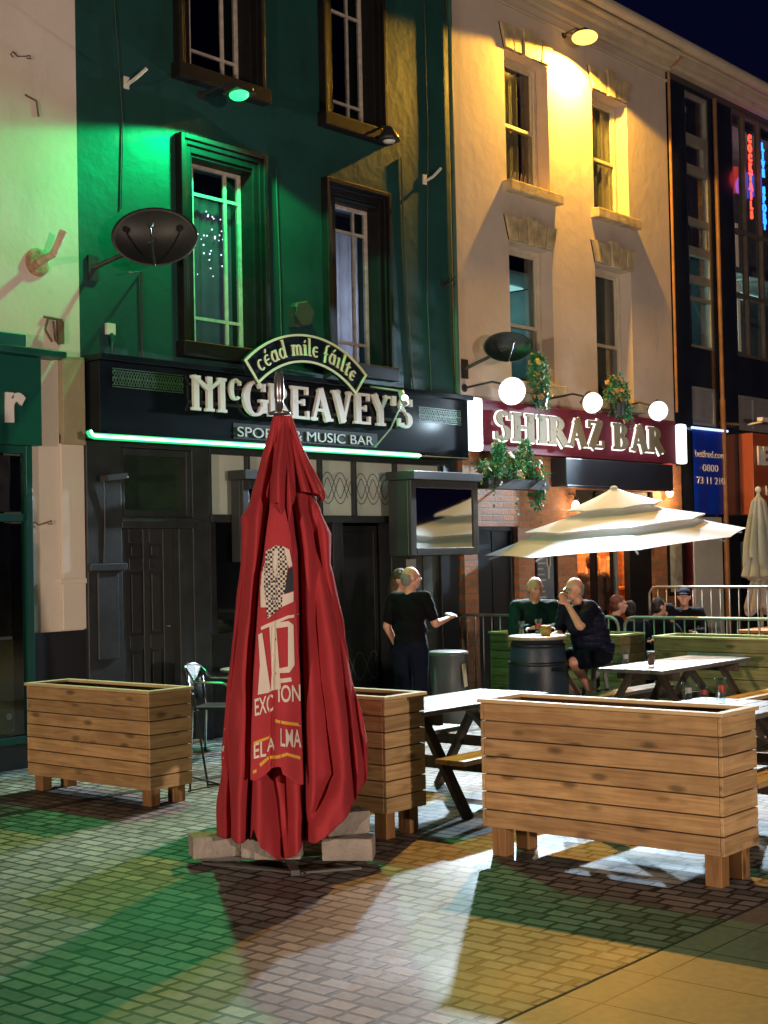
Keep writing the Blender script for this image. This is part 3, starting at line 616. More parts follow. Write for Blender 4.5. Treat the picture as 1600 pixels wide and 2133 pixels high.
# neon bar
nb = thing('neon_strip', 'long glowing green light strip along the bottom of the dark fascia', 'light strip', (10.7, -.30, 2.965))
neon_m = emis('green_neon', (0.0, .85, .26), 1.0)
mb = MB(); mb.tube([(-2.40, 0, .045), (-2.38, 0, .01), (-2.34, 0, 0), (2.40, 0, 0)], .030, 12); mb.build('tube', neon_m, nb, smooth=True)
mb = MB(); mb.tube([(-2.40, -.026, .045), (-2.38, -.026, .01), (-2.34, -.026, 0), (2.40, -.026, 0)], .011, 8); mb.build('core', emis('neon_core', (.10, 1, .38), 42), nb, smooth=True)
mb = MB(); mb.tube([(2.40, 0, 0), (3.3, -.04, 0.0)], .006); mb.tube([(3.3, -.04, 0), (3.36, -.02, -.1), (3.40, 0, -.2)], .006); mb.build('lead', mat('worn_cable', (.25, .22, .16), .6), nb)
mb = MB(); mb.box(-2.40, 2.42, .022, .05, -.02, .02)
mb.build('channel', dark_metal, nb)
# ================================================================== building 3: cream bar
bar = thing('bar_building', 'cream rendered building with stone lintels above a brick bar front', 'building', (17.0, 0, 0))
CW = [(15.46, 16.49, 6.68, 8.44), (17.62, 18.60, 6.68, 8.40), (15.47, 16.49, 4.05, 5.90), (17.60, 18.60, 3.95, 5.90)]
mb = MB(); wall_grid(mb, 14.225, 19.80, 2.7, 9.32, [(a, b, c, d) for a, b, c, d in CW] + [(14.2, 19.8, 2.7, 3.05)], 0.004, 0.4); under(mb.build('wall', cream_wall), bar)
def lintel(x0, x1, z):
    mb = MB(); n = 5; h = .31; k = .10
    for i in range(n):
        a0 = i / n; a1 = (i + 1) / n; g = .011
        hh = h + (.05 if i == 2 else (.0 if i in (1, 3) else 0)); y = -.055 if i == 2 else -.04 + .006 * (i % 2)
        B0, B1 = x0 + (x1 - x0) * a0 + g, x0 + (x1 - x0) * a1 - g
        T0 = (x0 - k) + (x1 - x0 + 2 * k) * a0 + g; T1 = (x0 - k) + (x1 - x0 + 2 * k) * a1 - g
        mb.prism([(B0, z - (.02 if i == 2 else 0)), (B1, z - (.02 if i == 2 else 0)), (T1, z + hh), (T0, z + hh)], y, 0.02)
    l_ = under(mb.build('lintel', stone, bevel=.008), bar)
    m2 = MB(); m2.prism([(x0, z), (x1, z), (x1 + k, z + h), (x0 - k, z + h)], -.006, .02); under(m2.build('lintel_joint', frame_black), bar)
    return l_
for i, (x0, x1, z0, z1) in enumerate(CW):
    lintel(x0 - .01, x1 + .01, z1 + .015)
    w = sash(None, x0 + .01, x1 - .01, z0, z1, z0 + (z1 - z0) * (.47 if i < 2 else .42), fy=.22, casing=.06, m=mat('cream_sash_paint', (.50, .44, .33), .55, var=.12)); under(w, bar)
    s = MB(); s.box(x0 - .09, x1 + .13, -.13, .2, z0 - .14, z0 - .002); under(s.build('sill', stone, bevel=.012), bar)
    cm = sheer('beige_curtain', (.42, .36, .26), .3)
    if i < 2: under(curtain(None, x0 + .05, x1 - .3 if i == 0 else x1, z0, z1, .33, cm, 5, .03), w)
    elif i == 3: under(curtain(None, x0 + .35, x1, z0, z1, .36, cm, 5, .04), w)
# a lit room behind the lower left window: pale teal ceiling light
rl = emis('teal_room_light', (.45, .85, .85), .55)
mb = MB(); mb.box(14.4, 17.30, .43, 2.4, 5.62, 5.66); mb.box(17.28, 17.31, .43, 2.4, 3.4, 5.6); mb.box(14.4, 17.27, 2.4, 2.45, 3.4, 5.6)
under(mb.build('lit_room', mat('teal_wall', (.25, .36, .36), .8)), bar)
mb = MB(); mb.box(16.2, 17.1, .9, 2.0, 5.58, 5.6); under(mb.build('ceiling_light', emis('teal_ceiling', (.5, .95, .9), 1.2)), bar)
lamp('POINT', 'room_light', (16.4, 1.3, 5.3), 10, (.6, 1, .98), size=.1)
mb = MB(); mb.box(14.25, 19.78, 2.6, 2.65, 3.3, 9.2); mb.box(14.25, 19.78, .42, 2.6, 6.15, 6.3); mb.box(17.32, 17.35, .42, 2.6, 3.3, 6.15); mb.box(14.25, 14.3, .42, 2.6, 3.3, 9.2); mb.box(19.73, 19.78, .42, 2.6, 3.3, 9.2); mb.box(14.25, 19.78, .42, 2.6, 3.2, 3.3)
under(mb.build('inner_wall', dark_room), bar)
# cornice and gutter
cst = mat('cornice_paint', (.46, .40, .30), .8, var=.1, scale=3, bump=.2, grime=.3)
mb = MB(); mb.box(14.225, 19.80, -.04, .0, 9.02, 9.06); mb.box(14.225, 19.80, -.10, .004, 9.18, 9.30)
mb.box(14.225, 19.80, -.20, .4, 9.301, 9.38); mb.box(14.225, 19.80, -.30, .4, 9.381, 9.43)
mb.tube([(14.225, -.34, 9.52), (19.80, -.34, 9.52)], .085, 14); mb.box(14.225, 19.8, -.26, .5, 9.431, 9.60)
under(mb.build('cornice', cst, bevel=.01), bar)
mb = MB(); mb.tube([(19.79, -.30, 9.35), (19.79, -.06, 9.2), (19.79, -.05, 3.9)], .022); under(mb.build('drain_pipe', mat('rusty_ochre_pipe', (.25, .12, .04), .6, var=.3)), bar)
# pigeon spikes on the sill
mb = MB()
for k in range(22):
    x = 15.45 + k * .048; mb.tube([(x, -.05, 6.68), (x + random.uniform(-.03, .03), -.07 + random.uniform(-.03, .03), 6.80)], .003, 4)
under(mb.build('pigeon_spikes', mat('spike_plastic', (.5, .42, .25), .5)), bar)
# brick ground floor
brk = bricks('warm_brick', (.44, .16, .055), (.27, .10, .04), (.22, .17, .12), .24, .082, 'XZ', .5, .010, .75, .7)
brk2 = bricks('warm_brick_side', (.44, .16, .055), (.27, .10, .04), (.22, .17, .12), .24, .082, 'YZ', .5, .010, .75, .7)
mb = MB(); wall_grid(mb, 14.28, 19.87, 0, 3.08, [(14.56, 15.45, -1, 2.15), (15.82, 16.36, 1.02, 1.95), (16.86, 18.98, -1, 2.66), (19.42, 19.86, -1, .0)], -.05, .25); under(mb.build('brick_front', brk), bar)
mb = MB(); frame_rect(mb, 14.56, 15.45, 0, 2.15, .06, .02, .12); mb.box(14.62, 15.0, .06, .10, .0, 2.09); mb.box(15.02, 15.39, .06, .10, .0, 2.09)
under(mb.build('door', black_paint, bevel=.005), bar)
mb = MB(); frame_rect(mb, 15.83, 16.35, 1.03, 1.94, .035, -.065, 0); mb.box(15.865, 16.315, -.02, -.01, 1.065, 1.905); under(mb.build('menu_case', frame_black), bar)
mb = MB(); mb.box(15.88, 16.30, -.03, -.021, 1.08, 1.89); under(mb.build('menu_sheet', mat('menu_grey', (.10, .11, .12), .4)), bar)
mb = MB()
for k in range(9): mb.box(15.90, 16.05 + .03 * (k % 3), -.032, -.03, 1.80 - k * .075, 1.82 - k * .075)
mb.box(16.16, 16.20, -.032, -.03, 1.45, 1.80); mb.box(16.13, 16.23, -.032, -.0302, 1.62, 1.78); under(mb.build('menu_print', mat('menu_print_pale', (.35, .36, .30), .5)), bar)
mb = MB(); frame_rect(mb, 19.36, 19.84, 1.10, 2.10, .03, -.085, -.052); mb.box(19.39, 19.81, -.07, -.06, 1.13, 2.07); under(mb.build('poster_case', frame_black), bar)
mb = MB(); mb.box(19.42, 19.78, -.075, -.0705, 1.16, 2.04); under(mb.build('poster', mat('poster_cream', (.42, .42, .34), .4, var=.3, scale=9)), bar)
# shop opening: dark posts, counter, bottles, brick back wall lit by warm bulbs
mb = MB(); mb.box(16.86, 16.93, .0, .08, 0, 2.66); mb.box(17.38, 17.46, .0, .08, 0, 2.66); mb.box(18.35, 18.98, .0, .10, 0, 2.66) ; mb.box(16.93, 18.35, .0, .08, 2.44, 2.66); mb.box(17.90, 17.96, .01, .07, 0, 2.44)
under(mb.build('shopfront_frame', frame_black, bevel=.004), bar)
mb = MB(); mb.box(16.72, 20.4, 1.35, 1.45, 0.01, 3.0); under(mb.build('inner_wall', brk), bar)
mb = MB(); mb.box(16.6, 16.7, .26, 2.0, 0, 3); mb.box(20.4, 20.5, .26, 2, 0, 3); under(mb.build('inner_wall', brk2), bar)
mb = MB(); mb.box(16.6, 20.5, .26, 2.1, 3.0, 3.05); mb.box(16.6, 20.5, .26, 2.1, -.0, .008); under(mb.build('inner_ceiling', mat('brown_ceiling', (.16, .09, .05), .8)), bar)
orange_wood = wood('orange_bar_wood', (.42, .18, .06), .5, 'X')
mb = MB(); mb.box(17.2, 20.2, .95, 1.30, 0.01, 1.18); mb.box(17.15, 20.2, .88, 1.33, 1.181, 1.23); mb.box(17.18, 20.2, .91, .95, 1.06, 1.18)
under(mb.build('counter', orange_wood, bevel=.006), bar)
mb = MB()
for k in range(12):
    x = 18.3 + k * .13; mb.box(x, x + .05, 1.12, 1.26, 1.24, 1.24 + random.uniform(.3, .5), Matrix.Rotation(random.uniform(-.25, .25), 3, 'Y'))
for k in range(4): mb.box(17.6 + k * .16, 17.72 + k * .16, 1.29, 1.31, 1.3 + .1 * (k % 2), 1.75 + .05 * k)
under(mb.build('shelf_books', mat('mixed_spines', (.35, .22, .14), .6, var=.7, scale=5)), bar)
for (x, y, z) in ((17.1, .55, 2.38), (17.5, 1.1, 2.45), (18.6, 1.2, 2.5), (19.3, 1.0, 2.4)):
    b = thing('pendant_bulb', 'small warm bulb hanging inside the orange brick bar', 'bulb', (x, y, z), 0, 'warm bulbs hanging inside the brick bar')
    mb = MB(); mb.ell((0, 0, 0), (.035, .035, .05)); mb.build('bulb', emis('warm_bulb', (1, .5, .16), 25), b, smooth=True)
    mb = MB(); mb.tube([(0, 0, .05), (0, 0, 3.0 - z)], .006); mb.build('cord', dark_metal, b)
lamp('POINT', 'room_light', (18.0, .65, 2.5), 190, (1, .42, .12), size=.15)
lamp('POINT', 'room_light', (19.3, .75, 2.3), 150, (1, .42, .12), size=.15)
# wall lantern beside the pier, warm globe
for (x, y, z, lab) in ((16.68, -.16, 2.42, 'warm glowing globe lantern on the brick pier left of the roller shutter'), (19.30, -.16, 2.66, 'bright warm lantern on the brick pier right of the roller shutter')):
    b = thing('wall_lantern', lab, 'lantern', (x, y, z))
    mb = MB(); mb.ell((0, 0, 0), (.055, .055, .075)); mb.build('globe', emis('warm_globe', (1, .62, .30), 16), b, smooth=True)
    mb = MB(); mb.lathe([(.03, .075), (.045, .085), (.01, .13)], seg=16); mb.tube([(0, 0, .12), (0, .03, .17), (0, .11, .17)], .008); mb.build('bracket', dark_metal, b)
    lamp('POINT', 'lantern_light', (x, y - .08, z), 14 if x < 17 else 60, (1, .62, .30), size=.06)
# shutter box, fascia sign
mb = MB(); mb.box(16.25, 19.16, -.30, -.052, 2.68, 3.06); mb.box(16.25, 19.16, -.31, -.29, 2.66, 2.70); under(mb.build('shutter_box', mat('shutter_grey', (.022, .022, .028), .45, var=.15), bevel=.015), bar)
bsn = thing('bar_fascia_sign', 'maroon signboard with tan halo lit letters reading SHIRAZ BAR', 'sign', (14.45, -.20, 3.08))
mb = MB(); mb.box(0, 4.98, 0, .16, 0, .65); mb.box(0, 4.98, -.02, .0, .0, .03); mb.box(0, 4.98, -.02, 0, .62, .65); mb.build('board', mat('maroon_board', (.12, .012, .022), .75, var=.15, spec=.15), bsn, bevel=.006)
G2 = glyphs(.25, .10, .06)
wf = word_mesh('SHIRAZ BAR', G2, .37, 4.25, .07, -.05, -.035); o = wf.build('letters', mat('tan_letter_face', (.20, .155, .09), .8, var=.05, spec=.1), bsn); o.location = (.25, -.02, .15)
wh = word_mesh('SHIRAZ BAR', G2, .37, 4.25, .07, -.028, -.012, grow=.026); o = wh.build('letter_halo', emis('letter_halo_white', (1, .96, .90), 1.5), bsn); o.location = (.243, -.02, .145)
for k, (x, lab) in enumerate(((14.20, 'upright white light box at the left end of the maroon signboard'), (19.46, 'upright white light box at the right end of the maroon signboard'))):
    e = thing('end_light', lab, 'sign light', (x, -.24, 3.07))
    mb = MB(); mb.box(0, .20, -.06, .06, .0, .66) if k == 0 else mb.box(0, .17, -.06, .06, .02, .62); mb.build('light_box', emis('white_light_box', (.92, .95, 1), 2.6), e, bevel=.03)
    mb = MB(); mb.box(.02, .16, .061, .2, .05, .6); mb.build('back_plate', dark_metal, e)
# ================================================================== building 4: black panelled building
blk = thing('panelled_building', 'black glossy panelled building with metal windows at the right edge', 'building', (21.5, 0, 0))
panel = mat('black_gloss_panel', (.014, .017, .022), .14, var=.3, scale=2, coat=.4)
mb = MB(); wall_grid(mb, 19.80, 30, 2.3, 9.30, [(20.42, 21.20, 4.98, 9.06), (22.02, 26.5, 4.98, 9.15), (20.40, 21.20, 3.75, 4.36), (22.0, 26.5, 3.75, 4.33)], .008, .4)
for z in (4.72, 6.1, 7.5, 8.6): mb.box(19.81, 20.41, .004, .008, z, z + .008); mb.box(21.21, 22.01, .004, .008, z, z + .008)
under(mb.build('wall', panel), blk)
alu = mat('grey_aluminium_frame', (.22, .21, .18), .5, metal=.2, var=.15)
mb = MB(); frame_rect(mb, 20.42, 21.20, 4.98, 9.06, .05, .03, .12)
for z0, z1 in ((8.24, 8.40), (7.77, 7.91), (6.95, 7.06), (6.46, 6.60), (6.02, 6.14), (5.74, 5.80)): mb.box(20.47, 21.15, .03, .12, z0, z1)
mb.box(21.05, 21.15, .035, .115, 7.915, 8.235); mb.box(21.08, 21.15, .035, .115, 6.605, 6.945)
w = mb.build('window', alu, bevel=.004); under(w, blk)
p = MB(); p.box(20.46, 21.16, .09, .095, 5.0, 9.02); under(p.build('pane', gl), w)
mb = MB(); frame_rect(mb, 22.02, 26.5, 4.98, 9.15, .06, .02, .12)
for z in (7.10, 6.02): mb.box(22.08, 26.44, .02, .12, z - .035, z + .035)
for x in (22.53, 23.13, 23.8, 24.5, 25.2):
    for a, b in ((5.04, 5.985), (6.055, 7.065), (7.135, 9.09)): mb.box(x - .03, x + .03, .022, .118, a, b)
w = mb.build('window', mat('dark_bronze_frame', (.09, .07, .06), .5, var=.2), bevel=.004); under(w, blk)
p = MB(); p.box(22.05, 26.46, .08, .085, 5.0, 9.12); under(p.build('pane', gl), w)
mb = MB()
for a, b, c, d_ in ((20.40, 21.20, 3.75, 4.36), (22.0, 26.5, 3.75, 4.33)): frame_rect(mb, a, b, c, d_, .05, .02, .1); mb.box(a + .05, b - .05, .05, .07, c + .05, d_ - .05)
mb.box(22.58, 22.62, .02, .05, 3.8, 4.28)
under(mb.build('grey_infill', mat('grey_infill_panel', (.20, .20, .21), .5, var=.1)), blk)
mb = MB(); mb.tube([(21.30, -.06, 4.2), (21.30, -.06, 9.1)], .035); mb.tube([(21.30, -.06, 0), (21.30, -.06, 4.2)], .045)
under(mb.build('drain_pipe', mat('rusty_pipe', (.16, .075, .03), .6, var=.3)), blk)
mb = MB(); mb.box(19.80, 30, -.14, .01, 9.22, 9.30); mb.box(19.80, 30, -.24, .4, 9.301, 9.40); mb.tube([(19.80, -.33, 9.52), (30, -.33, 9.52)], .09, 14); mb.box(19.80, 30, -.26, .5, 9.401, 9.62)
under(mb.build('cornice', cst, bevel=.01), blk)
# rooms: teal lit below, dusky pink above
mb = MB(); mb.box(19.85, 29.9, 2.4, 2.45, 2.4, 9.2); mb.box(19.85, 29.9, .42, 2.4, 6.55, 6.65); mb.box(21.9, 21.95, .42, 2.4, 2.4, 9.2); mb.box(19.85, 29.9, .42, 2.4, 4.7, 4.8); mb.box(19.85, 19.9, .42, 2.4, 4.8, 9.2); mb.box(19.85, 29.9, .42, 2.4, 9.1, 9.2)
under(mb.build('inner_wall', mat('room_grey', (.30, .28, .27), .9, var=.2)), blk)
mb = MB(); mb.box(21.25, 21.45, .5, .55, 4.8, 9.0); mb.box(22.1, 22.2, .3, .35, 4.9, 9.0); mb.box(22.75, 22.9, .7, .8, 4.9, 9.0)
under(mb.build('curtain', mat('brown_curtain', (.30, .17, .11), .9, var=.3)), blk)
mb = MB()
for x in (22.25, 22.7, 23.3, 23.7): mb.box(x, x + .1, .8, .82, 5.3, 7.6)
under(mb.build('window_light_strip', emis('peach_light', (1, .62, .42), .32)), blk)
mb = MB(); mb.box(20.1, 21.4, 1.2, 2.1, 6.50, 6.53); mb.box(22.4, 25.5, 1.2, 1.5, 6.50, 6.53); mb.tube([(20.2, .6, 5.3), (20.5, .7, 5.9), (20.9, .9, 6.15), (21.3, 1.0, 6.2)], .02)
under(mb.build('ceiling_light', emis('teal_ceiling', (.5, .95, .9), 1.2)), blk)
lamp('POINT', 'room_light', (20.8, 1.2, 5.9), 60, (.5, 1, .92), size=.2)
lamp('POINT', 'room_light', (23.3, 1.2, 5.9), 70, (.6, 1, .85), size=.2)
lamp('POINT', 'room_light', (20.9, 1.5, 7.6), 30, (1, .65, .7), size=.2)
lamp('POINT', 'room_light', (23.4, 1.4, 7.8), 55, (1, .55, .6), size=.2)
# vertical neon words in the big window
def neon_word(word, x, ztop, pitch_, h, m, name, lab, y=.05, tilt=0):
    t = thing(name, lab, 'neon sign', (x, y, ztop))
    for k, ch in enumerate(word):
        if ch == ' ': continue
        o = text('neon_letter', ch, h, m, t, (0, -.03, -k * pitch_ - h), .015, align='CENTER', off=.012, xs=.95)
    mb = MB(); mb.box(-.012, .012, .0, .01, -len(word) * pitch_, .1); mb.build('mounting_bar', dark_metal, t)
    return t
neon_word('COCKTAILS', 22.72, 8.82, .163, .125, emis('red_neon', (1, .05, .02), 3.2), 'cocktails_neon', 'red neon letters running down the glazing reading COCKTAILS')
neon_word('LIVE SPORT', 23.22, 8.78, .152, .125, emis('blue_neon', (.01, .16, 1), 4.5), 'live_sport_neon', 'blue neon letters running down the glazing reading LIVE SPORT')
lamp('POINT', 'neon_glow', (22.72, -.12, 8.1), 5, (1, .05, .03), size=.25)
lamp('POINT', 'neon_glow', (23.22, -.12, 8.1), 7, (.05, .15, 1), size=.25)
# ground floor of the black building
mb = MB(); mb.box(19.88, 20.28, .0, .3, 0, 2.3); under(mb.build('maroon_strip', mat('maroon_paint', (.13, .012, .022), .5, var=.2)), blk)
mb = MB(); mb.box(20.28, 21.24, -.02, .3, 0, 2.3); under(mb.build('pale_column', mat('pale_grey_column', (.42, .43, .40), .6, var=.06), bevel=.01), blk)
mb = MB(); mb.box(21.36, 21.85, .0, .3, 0, 2.3); mb.box(21.85, 30, .15, .3, 0, 2.3); mb.box(21.85, 22.0, .05, .3, 0, 2.3); mb.box(23.2, 23.3, .05, .3, 0, 2.3)
under(mb.build('shopfront_frame', black_paint), blk)
mb = MB(); mb.box(22.05, 23.15, .10, .12, .3, 2.2); under(mb.build('shop_window', black_glass), blk)
mb = MB(); mb.box(22.1, 22.6, .06, .09, 1.3, 1.9); under(mb.build('window_notice', mat('notice_teal', (.10, .2, .2), .5)), blk)
mb = MB(); mb.box(21.95, 29, -.25, .006, 2.34, 3.68); fs = mb.build('fascia', mat('brick_orange_board', (.33, .075, .03), .4, var=.05), bevel=.01); under(fs, blk)
t = text('sign_letter', 'BETFRED', .30, mat('white_letters', (0, 0, 0)), None, (22.05, -.28, 3.17), .03, off=.014, xs=.85); under(t, blk)
t = text('sign_letter', 'betfred', .17, mat('white_letters', (0, 0, 0)), None, (22.34, -.27, 2.66), .02); under(t, blk)
for k in range(3):
    mb = MB(); mb.tube([(22.3 + k * 1.5, 0, 3.85), (22.3 + k * 1.5, -.4, 3.9)], .015); mb.box(21.9 + k * 1.5, 22.7 + k * 1.5, -.46, -.36, 3.86, 3.92)
    under(mb.build('trough_light', mat('white_letters', (0, 0, 0))), blk)
bn = thing('banner', 'tall blue vinyl banner with white web address and phone number', 'banner', (20.27, -.05, 2.34))
mb = MB(); n = 12
vs = []; fs_ = []
for i in range(n + 1):
    for j in range(n + 1):
        x = 1.07 * i / n; z = 1.33 * j / n; vs.append((x, -.012 * math.sin(i * .9) * (1 - j / n * .5), z)); 
for i in range(n):
    for j in range(n): a = i * (n + 1) + j; fs_.append((a, a + n + 1, a + n + 2, a + 1))
mb.add(vs, fs_).build('cloth', mat('blue_vinyl', (.004, .035, .42), .35, var=.08, scale=3), bn, smooth=True)
mb = MB(); mb.tube([(-.05, -.02, 1.35), (1.15, -.02, 1.35)], .02); mb.build('top_bar', emis('blue_white_tube', (.5, .7, 1), 1.6), bn)
wl_ = mat('white_letters', (0, 0, 0))
text('letters', 'betfred.com', .11, wl_, bn, (.03, -.026, .90), .006, fit=1.0, off=.0015)
text('letters', '0800', .115, wl_, bn, (.27, -.022, .68), .006, fit=.52)
text('letters', '73 11 210', .115, wl_, bn, (.07, -.022, .48), .006, fit=.93)
# ================================================================== flood lamps on brackets (each carries its own light)
def flood(name, lab, spec, cone, body_r, lens_col, lens_str, arm=.5, blend=.15, size=.07, group=None, out=None, spill=0):
    (px, py, pz), pw, col, aim = spec
    t = thing(name, lab, 'floodlight', (px, py, pz), 0, group)
    a = Vector(aim).normalized(); q = Vector((0, 0, -1)).rotation_difference(a).to_matrix()
    mb = MB(); mb.box(-.12, .12, -.09, .09, .0, .07, q, (0, 0, 0)); mb.box(-.135, .135, -.105, .105, -.015, .0, q, (0, 0, 0))
    b = mb.build('housing', dark_metal, t, bevel=.006)
    mb = MB(); mb.ell(q @ Vector((0, 0, -.02)), (body_r, body_r, body_r * .45), q, 20, 10); mb.build('lens', emis(name + '_lens_' + lab.split()[0], lens_col, lens_str), t, smooth=True)  # lens drawn oversized, its glowing disc standing for the lamp's bloom
    mb = MB(); mb.tube([(0, 0, .06), (0, -py * .4, .14), (0, -py, .10)], .014); mb.lathe([(.05, 0), (.05, .015)], (0, -py - .0, .10), 16, (0, -1, 0)); mb.build('bracket', dark_metal, t)
    pos = Vector((px, py, pz)) + a * (body_r * .5 + .06)
    lamp('SPOT', 'flood_light', pos, pw, col, a, size=size, cone=cone, blend=blend)
    if spill: lamp('POINT', 'flood_spill', Vector((px, py, pz)) + Vector((0, -.30, -.30)), spill, col, size=.08)
    if out: lamp('SPOT', 'flood_light', pos + Vector(out[1]) * .12, out[0], col if col[0] < .5 else (1, .43, .10), out[1], size=size, cone=out[2], blend=out[3])
    return t
flood('floodlight', 'green glowing floodlight on the green wall below the upper window', GREEN, 152, .10, (.02, 1, .22), 2.2, blend=.06, out=GREEN_OUT)
flood('floodlight', 'amber glowing floodlight high under the cream cornice', AMBER, 162, .18, (1, .50, .08), 3.2, blend=.06, out=AMBER_OUT)
flood('floodlight', 'cool white floodlight above the left end of the maroon signboard', WHITE1, 128, .17, (.88, .95, 1), 2.2, blend=.3, spill=16)
flood('floodlight', 'warm white floodlight in the middle above the maroon signboard', WARM, 128, .14, (1, .80, .55), 2.2, blend=.3, spill=10)
flood('floodlight', 'cool white floodlight above the right end of the maroon signboard', WHITE2, 128, .14, (.85, .93, 1), 2.2, blend=.3, spill=16)
t = thing('unlit_floodlight', 'black unlit bulkhead lamp hanging at the sill of the upper right pub window', 'floodlight', (12.78, -.22, 6.66))
mb = MB(); mb.lathe([(.13, -.05), (.12, 0), (.06, .09), (.03, .12)], seg=20); mb.tube([(0, 0, .1), (0, .1, .14), (0, .15, .08)], .014); mb.tube([(0, .1, .12), (-.25, .12, .06), (-.4, .13, .06)], .01); mb.build('shade', dark_metal, t, smooth=True)
mb = MB(); mb.ell((0, 0, -.05), (.075, .075, .03)); mb.build('lens', mat('pale_lens', (.6, .62, .62), .2), t, smooth=True)
t = thing('unlit_floodlight', 'small black flood lamp on the grey pilaster beside the panelled door', 'floodlight', (8.64, -.22, 2.60))
mb = MB(); mb.box(-.11, .13, -.06, .06, -.025, .03, Matrix.Rotation(-.12, 3, 'Y')); mb.tube([(0, .04, 0), (0, .16, -.02)], .015); mb.tube([(0, .14, -.02), (.02, .155, -.4), (.0, .158, -.8)], .006); mb.build('housing', dark_metal, t, bevel=.008)
# unseen lamps added to warm the fronts, set low to spare the paving
for (pos, pw, col), lab in ((UNSEEN1, 'unseen lamp added on the left side of the square'), (UNSEEN2, 'unseen lamp added behind the viewpoint across the street')):
    t = thing('unseen_lamp', lab, 'unseen lamp', (pos[0], pos[1], 0))
    mb = MB(); mb.tube([(0, 0, 0), (0, 0, 1.2), (0, 0, pos[2] + .3)], [.09, .06, .04], 14); mb.tube([(0, 0, pos[2] + .25), (.3, .4, pos[2] + .22)], .025); mb.build('post', dark_metal, t, smooth=True)
    mb = MB(); mb.box(.1, .5, .25, .6, pos[2] + .16, pos[2] + .24); mb.build('head', dark_metal, t, bevel=.02)
    lamp('POINT', 'unseen_lamp_light', Vector(pos) + Vector((.3, .42, 0)), pw, col, size=.22)
# ================================================================== things fixed to walls
def dish(name, lab, loc, face, a, b, pole=None, armlen=.45):
    t = thing(name, lab, 'satellite dish', loc)
    f = Vector(face).normalized(); rx = ZZ.cross(f).normalized(); uy = f.cross(rx); q = Matrix((rx, uy, f)).transposed()
    mb = MB(); vs = []; fs = []; nr, ns = 10, 40
    for sgn, off in ((1, 0), (-1, -.012)):
        st = len(vs)
        for i in range(nr + 1):
            r = i / nr
            for k in range(ns):
                an = 2 * math.pi * k / ns; vs.append(q @ Vector((a * r * math.cos(an), b * r * math.sin(an), .12 * (r * r - 1) + off)))
        for i in range(nr):
            for k in range(ns):
                k2 = (k + 1) % ns; fs.append((st + i * ns + k, st + i * ns + k2, st + (i + 1) * ns + k2, st + (i + 1) * ns + k))
    for k in range(ns):
        k2 = (k + 1) % ns; o1 = nr * ns; o2 = (nr + 1) * ns + nr * ns; fs.append((o1 + k, o1 + k2, o2 + k2, o2 + k))
    mb.add(vs, fs).build('reflector', mat('dark_mesh_dish', (.010, .012, .013), .5, var=.2), t, smooth=True)
    mb = MB(); tip = q @ Vector((0, 0, armlen)); low = q @ Vector((0, -b, 0)); mb.tube([low, tip * .92 + low * .1], .010); mb.tube([tip * .88, tip], .03); mb.build('feed_arm', dark_metal, t)
    wall_pt = Vector((-.25, -loc[1], -.25)); mb = MB(); back = q @ Vector((0, 0, -.12)); mb.tube([back, back + (wall_pt - back) * .5, wall_pt], .022); mb.box(wall_pt.x - .06, wall_pt.x + .06, wall_pt.y - .02, wall_pt.y, wall_pt.z - .12, wall_pt.z + .12)
    mb.build('wall_arm', dark_metal, t)
    if pole: mb = MB(); mb.tube(pole, .010); mb.build('cable', dark_metal, t)
    return t
dish('satellite_dish', 'large dark oval satellite dish on the green pub wall', (8.86, -.60, 4.83), (-.72, -.69, .05), .40, .275, [(-.05, .3, -.3), (.33, .58, -.2), (.33, .585, -1.1)])
dish('satellite_dish', 'dark round satellite dish low on the cream wall above the maroon sign', (14.68, -.50, 4.37), (-.7, -.7, .05), .31, .19)
def bracket(lab, x, z, s=1.0, m=white_plastic, lean=.12):
    t = thing('wall_bracket', lab, 'bracket', (x, 0, z)); mb = MB()
    mb.box(-.03 * s, .03 * s, -.02, 0, -.07 * s, .05 * s); mb.tube([(0, -.02, -.03 * s), (0, -.14 * s, 0), (lean * s, -.17 * s, .12 * s)], .018 * s)
    mb.build('arm', m, t, bevel=.003); return t
bracket('small white bracket high on the green wall left of the windows', 9.05, 6.46)
bracket('small white bracket on the olive lit right strip of green wall', 13.70, 6.38)
bracket('short dark hook at the right edge of the green wall', 14.02, 5.13, .8, dark_metal)
t = thing('wall_bracket', 'rusty stub of pipe with round base on the pale wall', 'bracket', (7.98, 0, 4.55)); mb = MB()
mb.lathe([(.13, 0), (.13, .012), (.10, .03)], (0, 0, 0), 24, (0, -1, 0)); mb.build('base', mat('rusty_base', (.35, .20, .12), .8, var=.5, scale=14), t)
mb = MB(); mb.tube([(-.0, -.03, .0), (.03, -.20, .05), (.10, -.26, .26)], .035, 14); mb.build('pipe', mat('painted_pipe', (.42, .33, .22), .7, var=.3, scale=10), t)
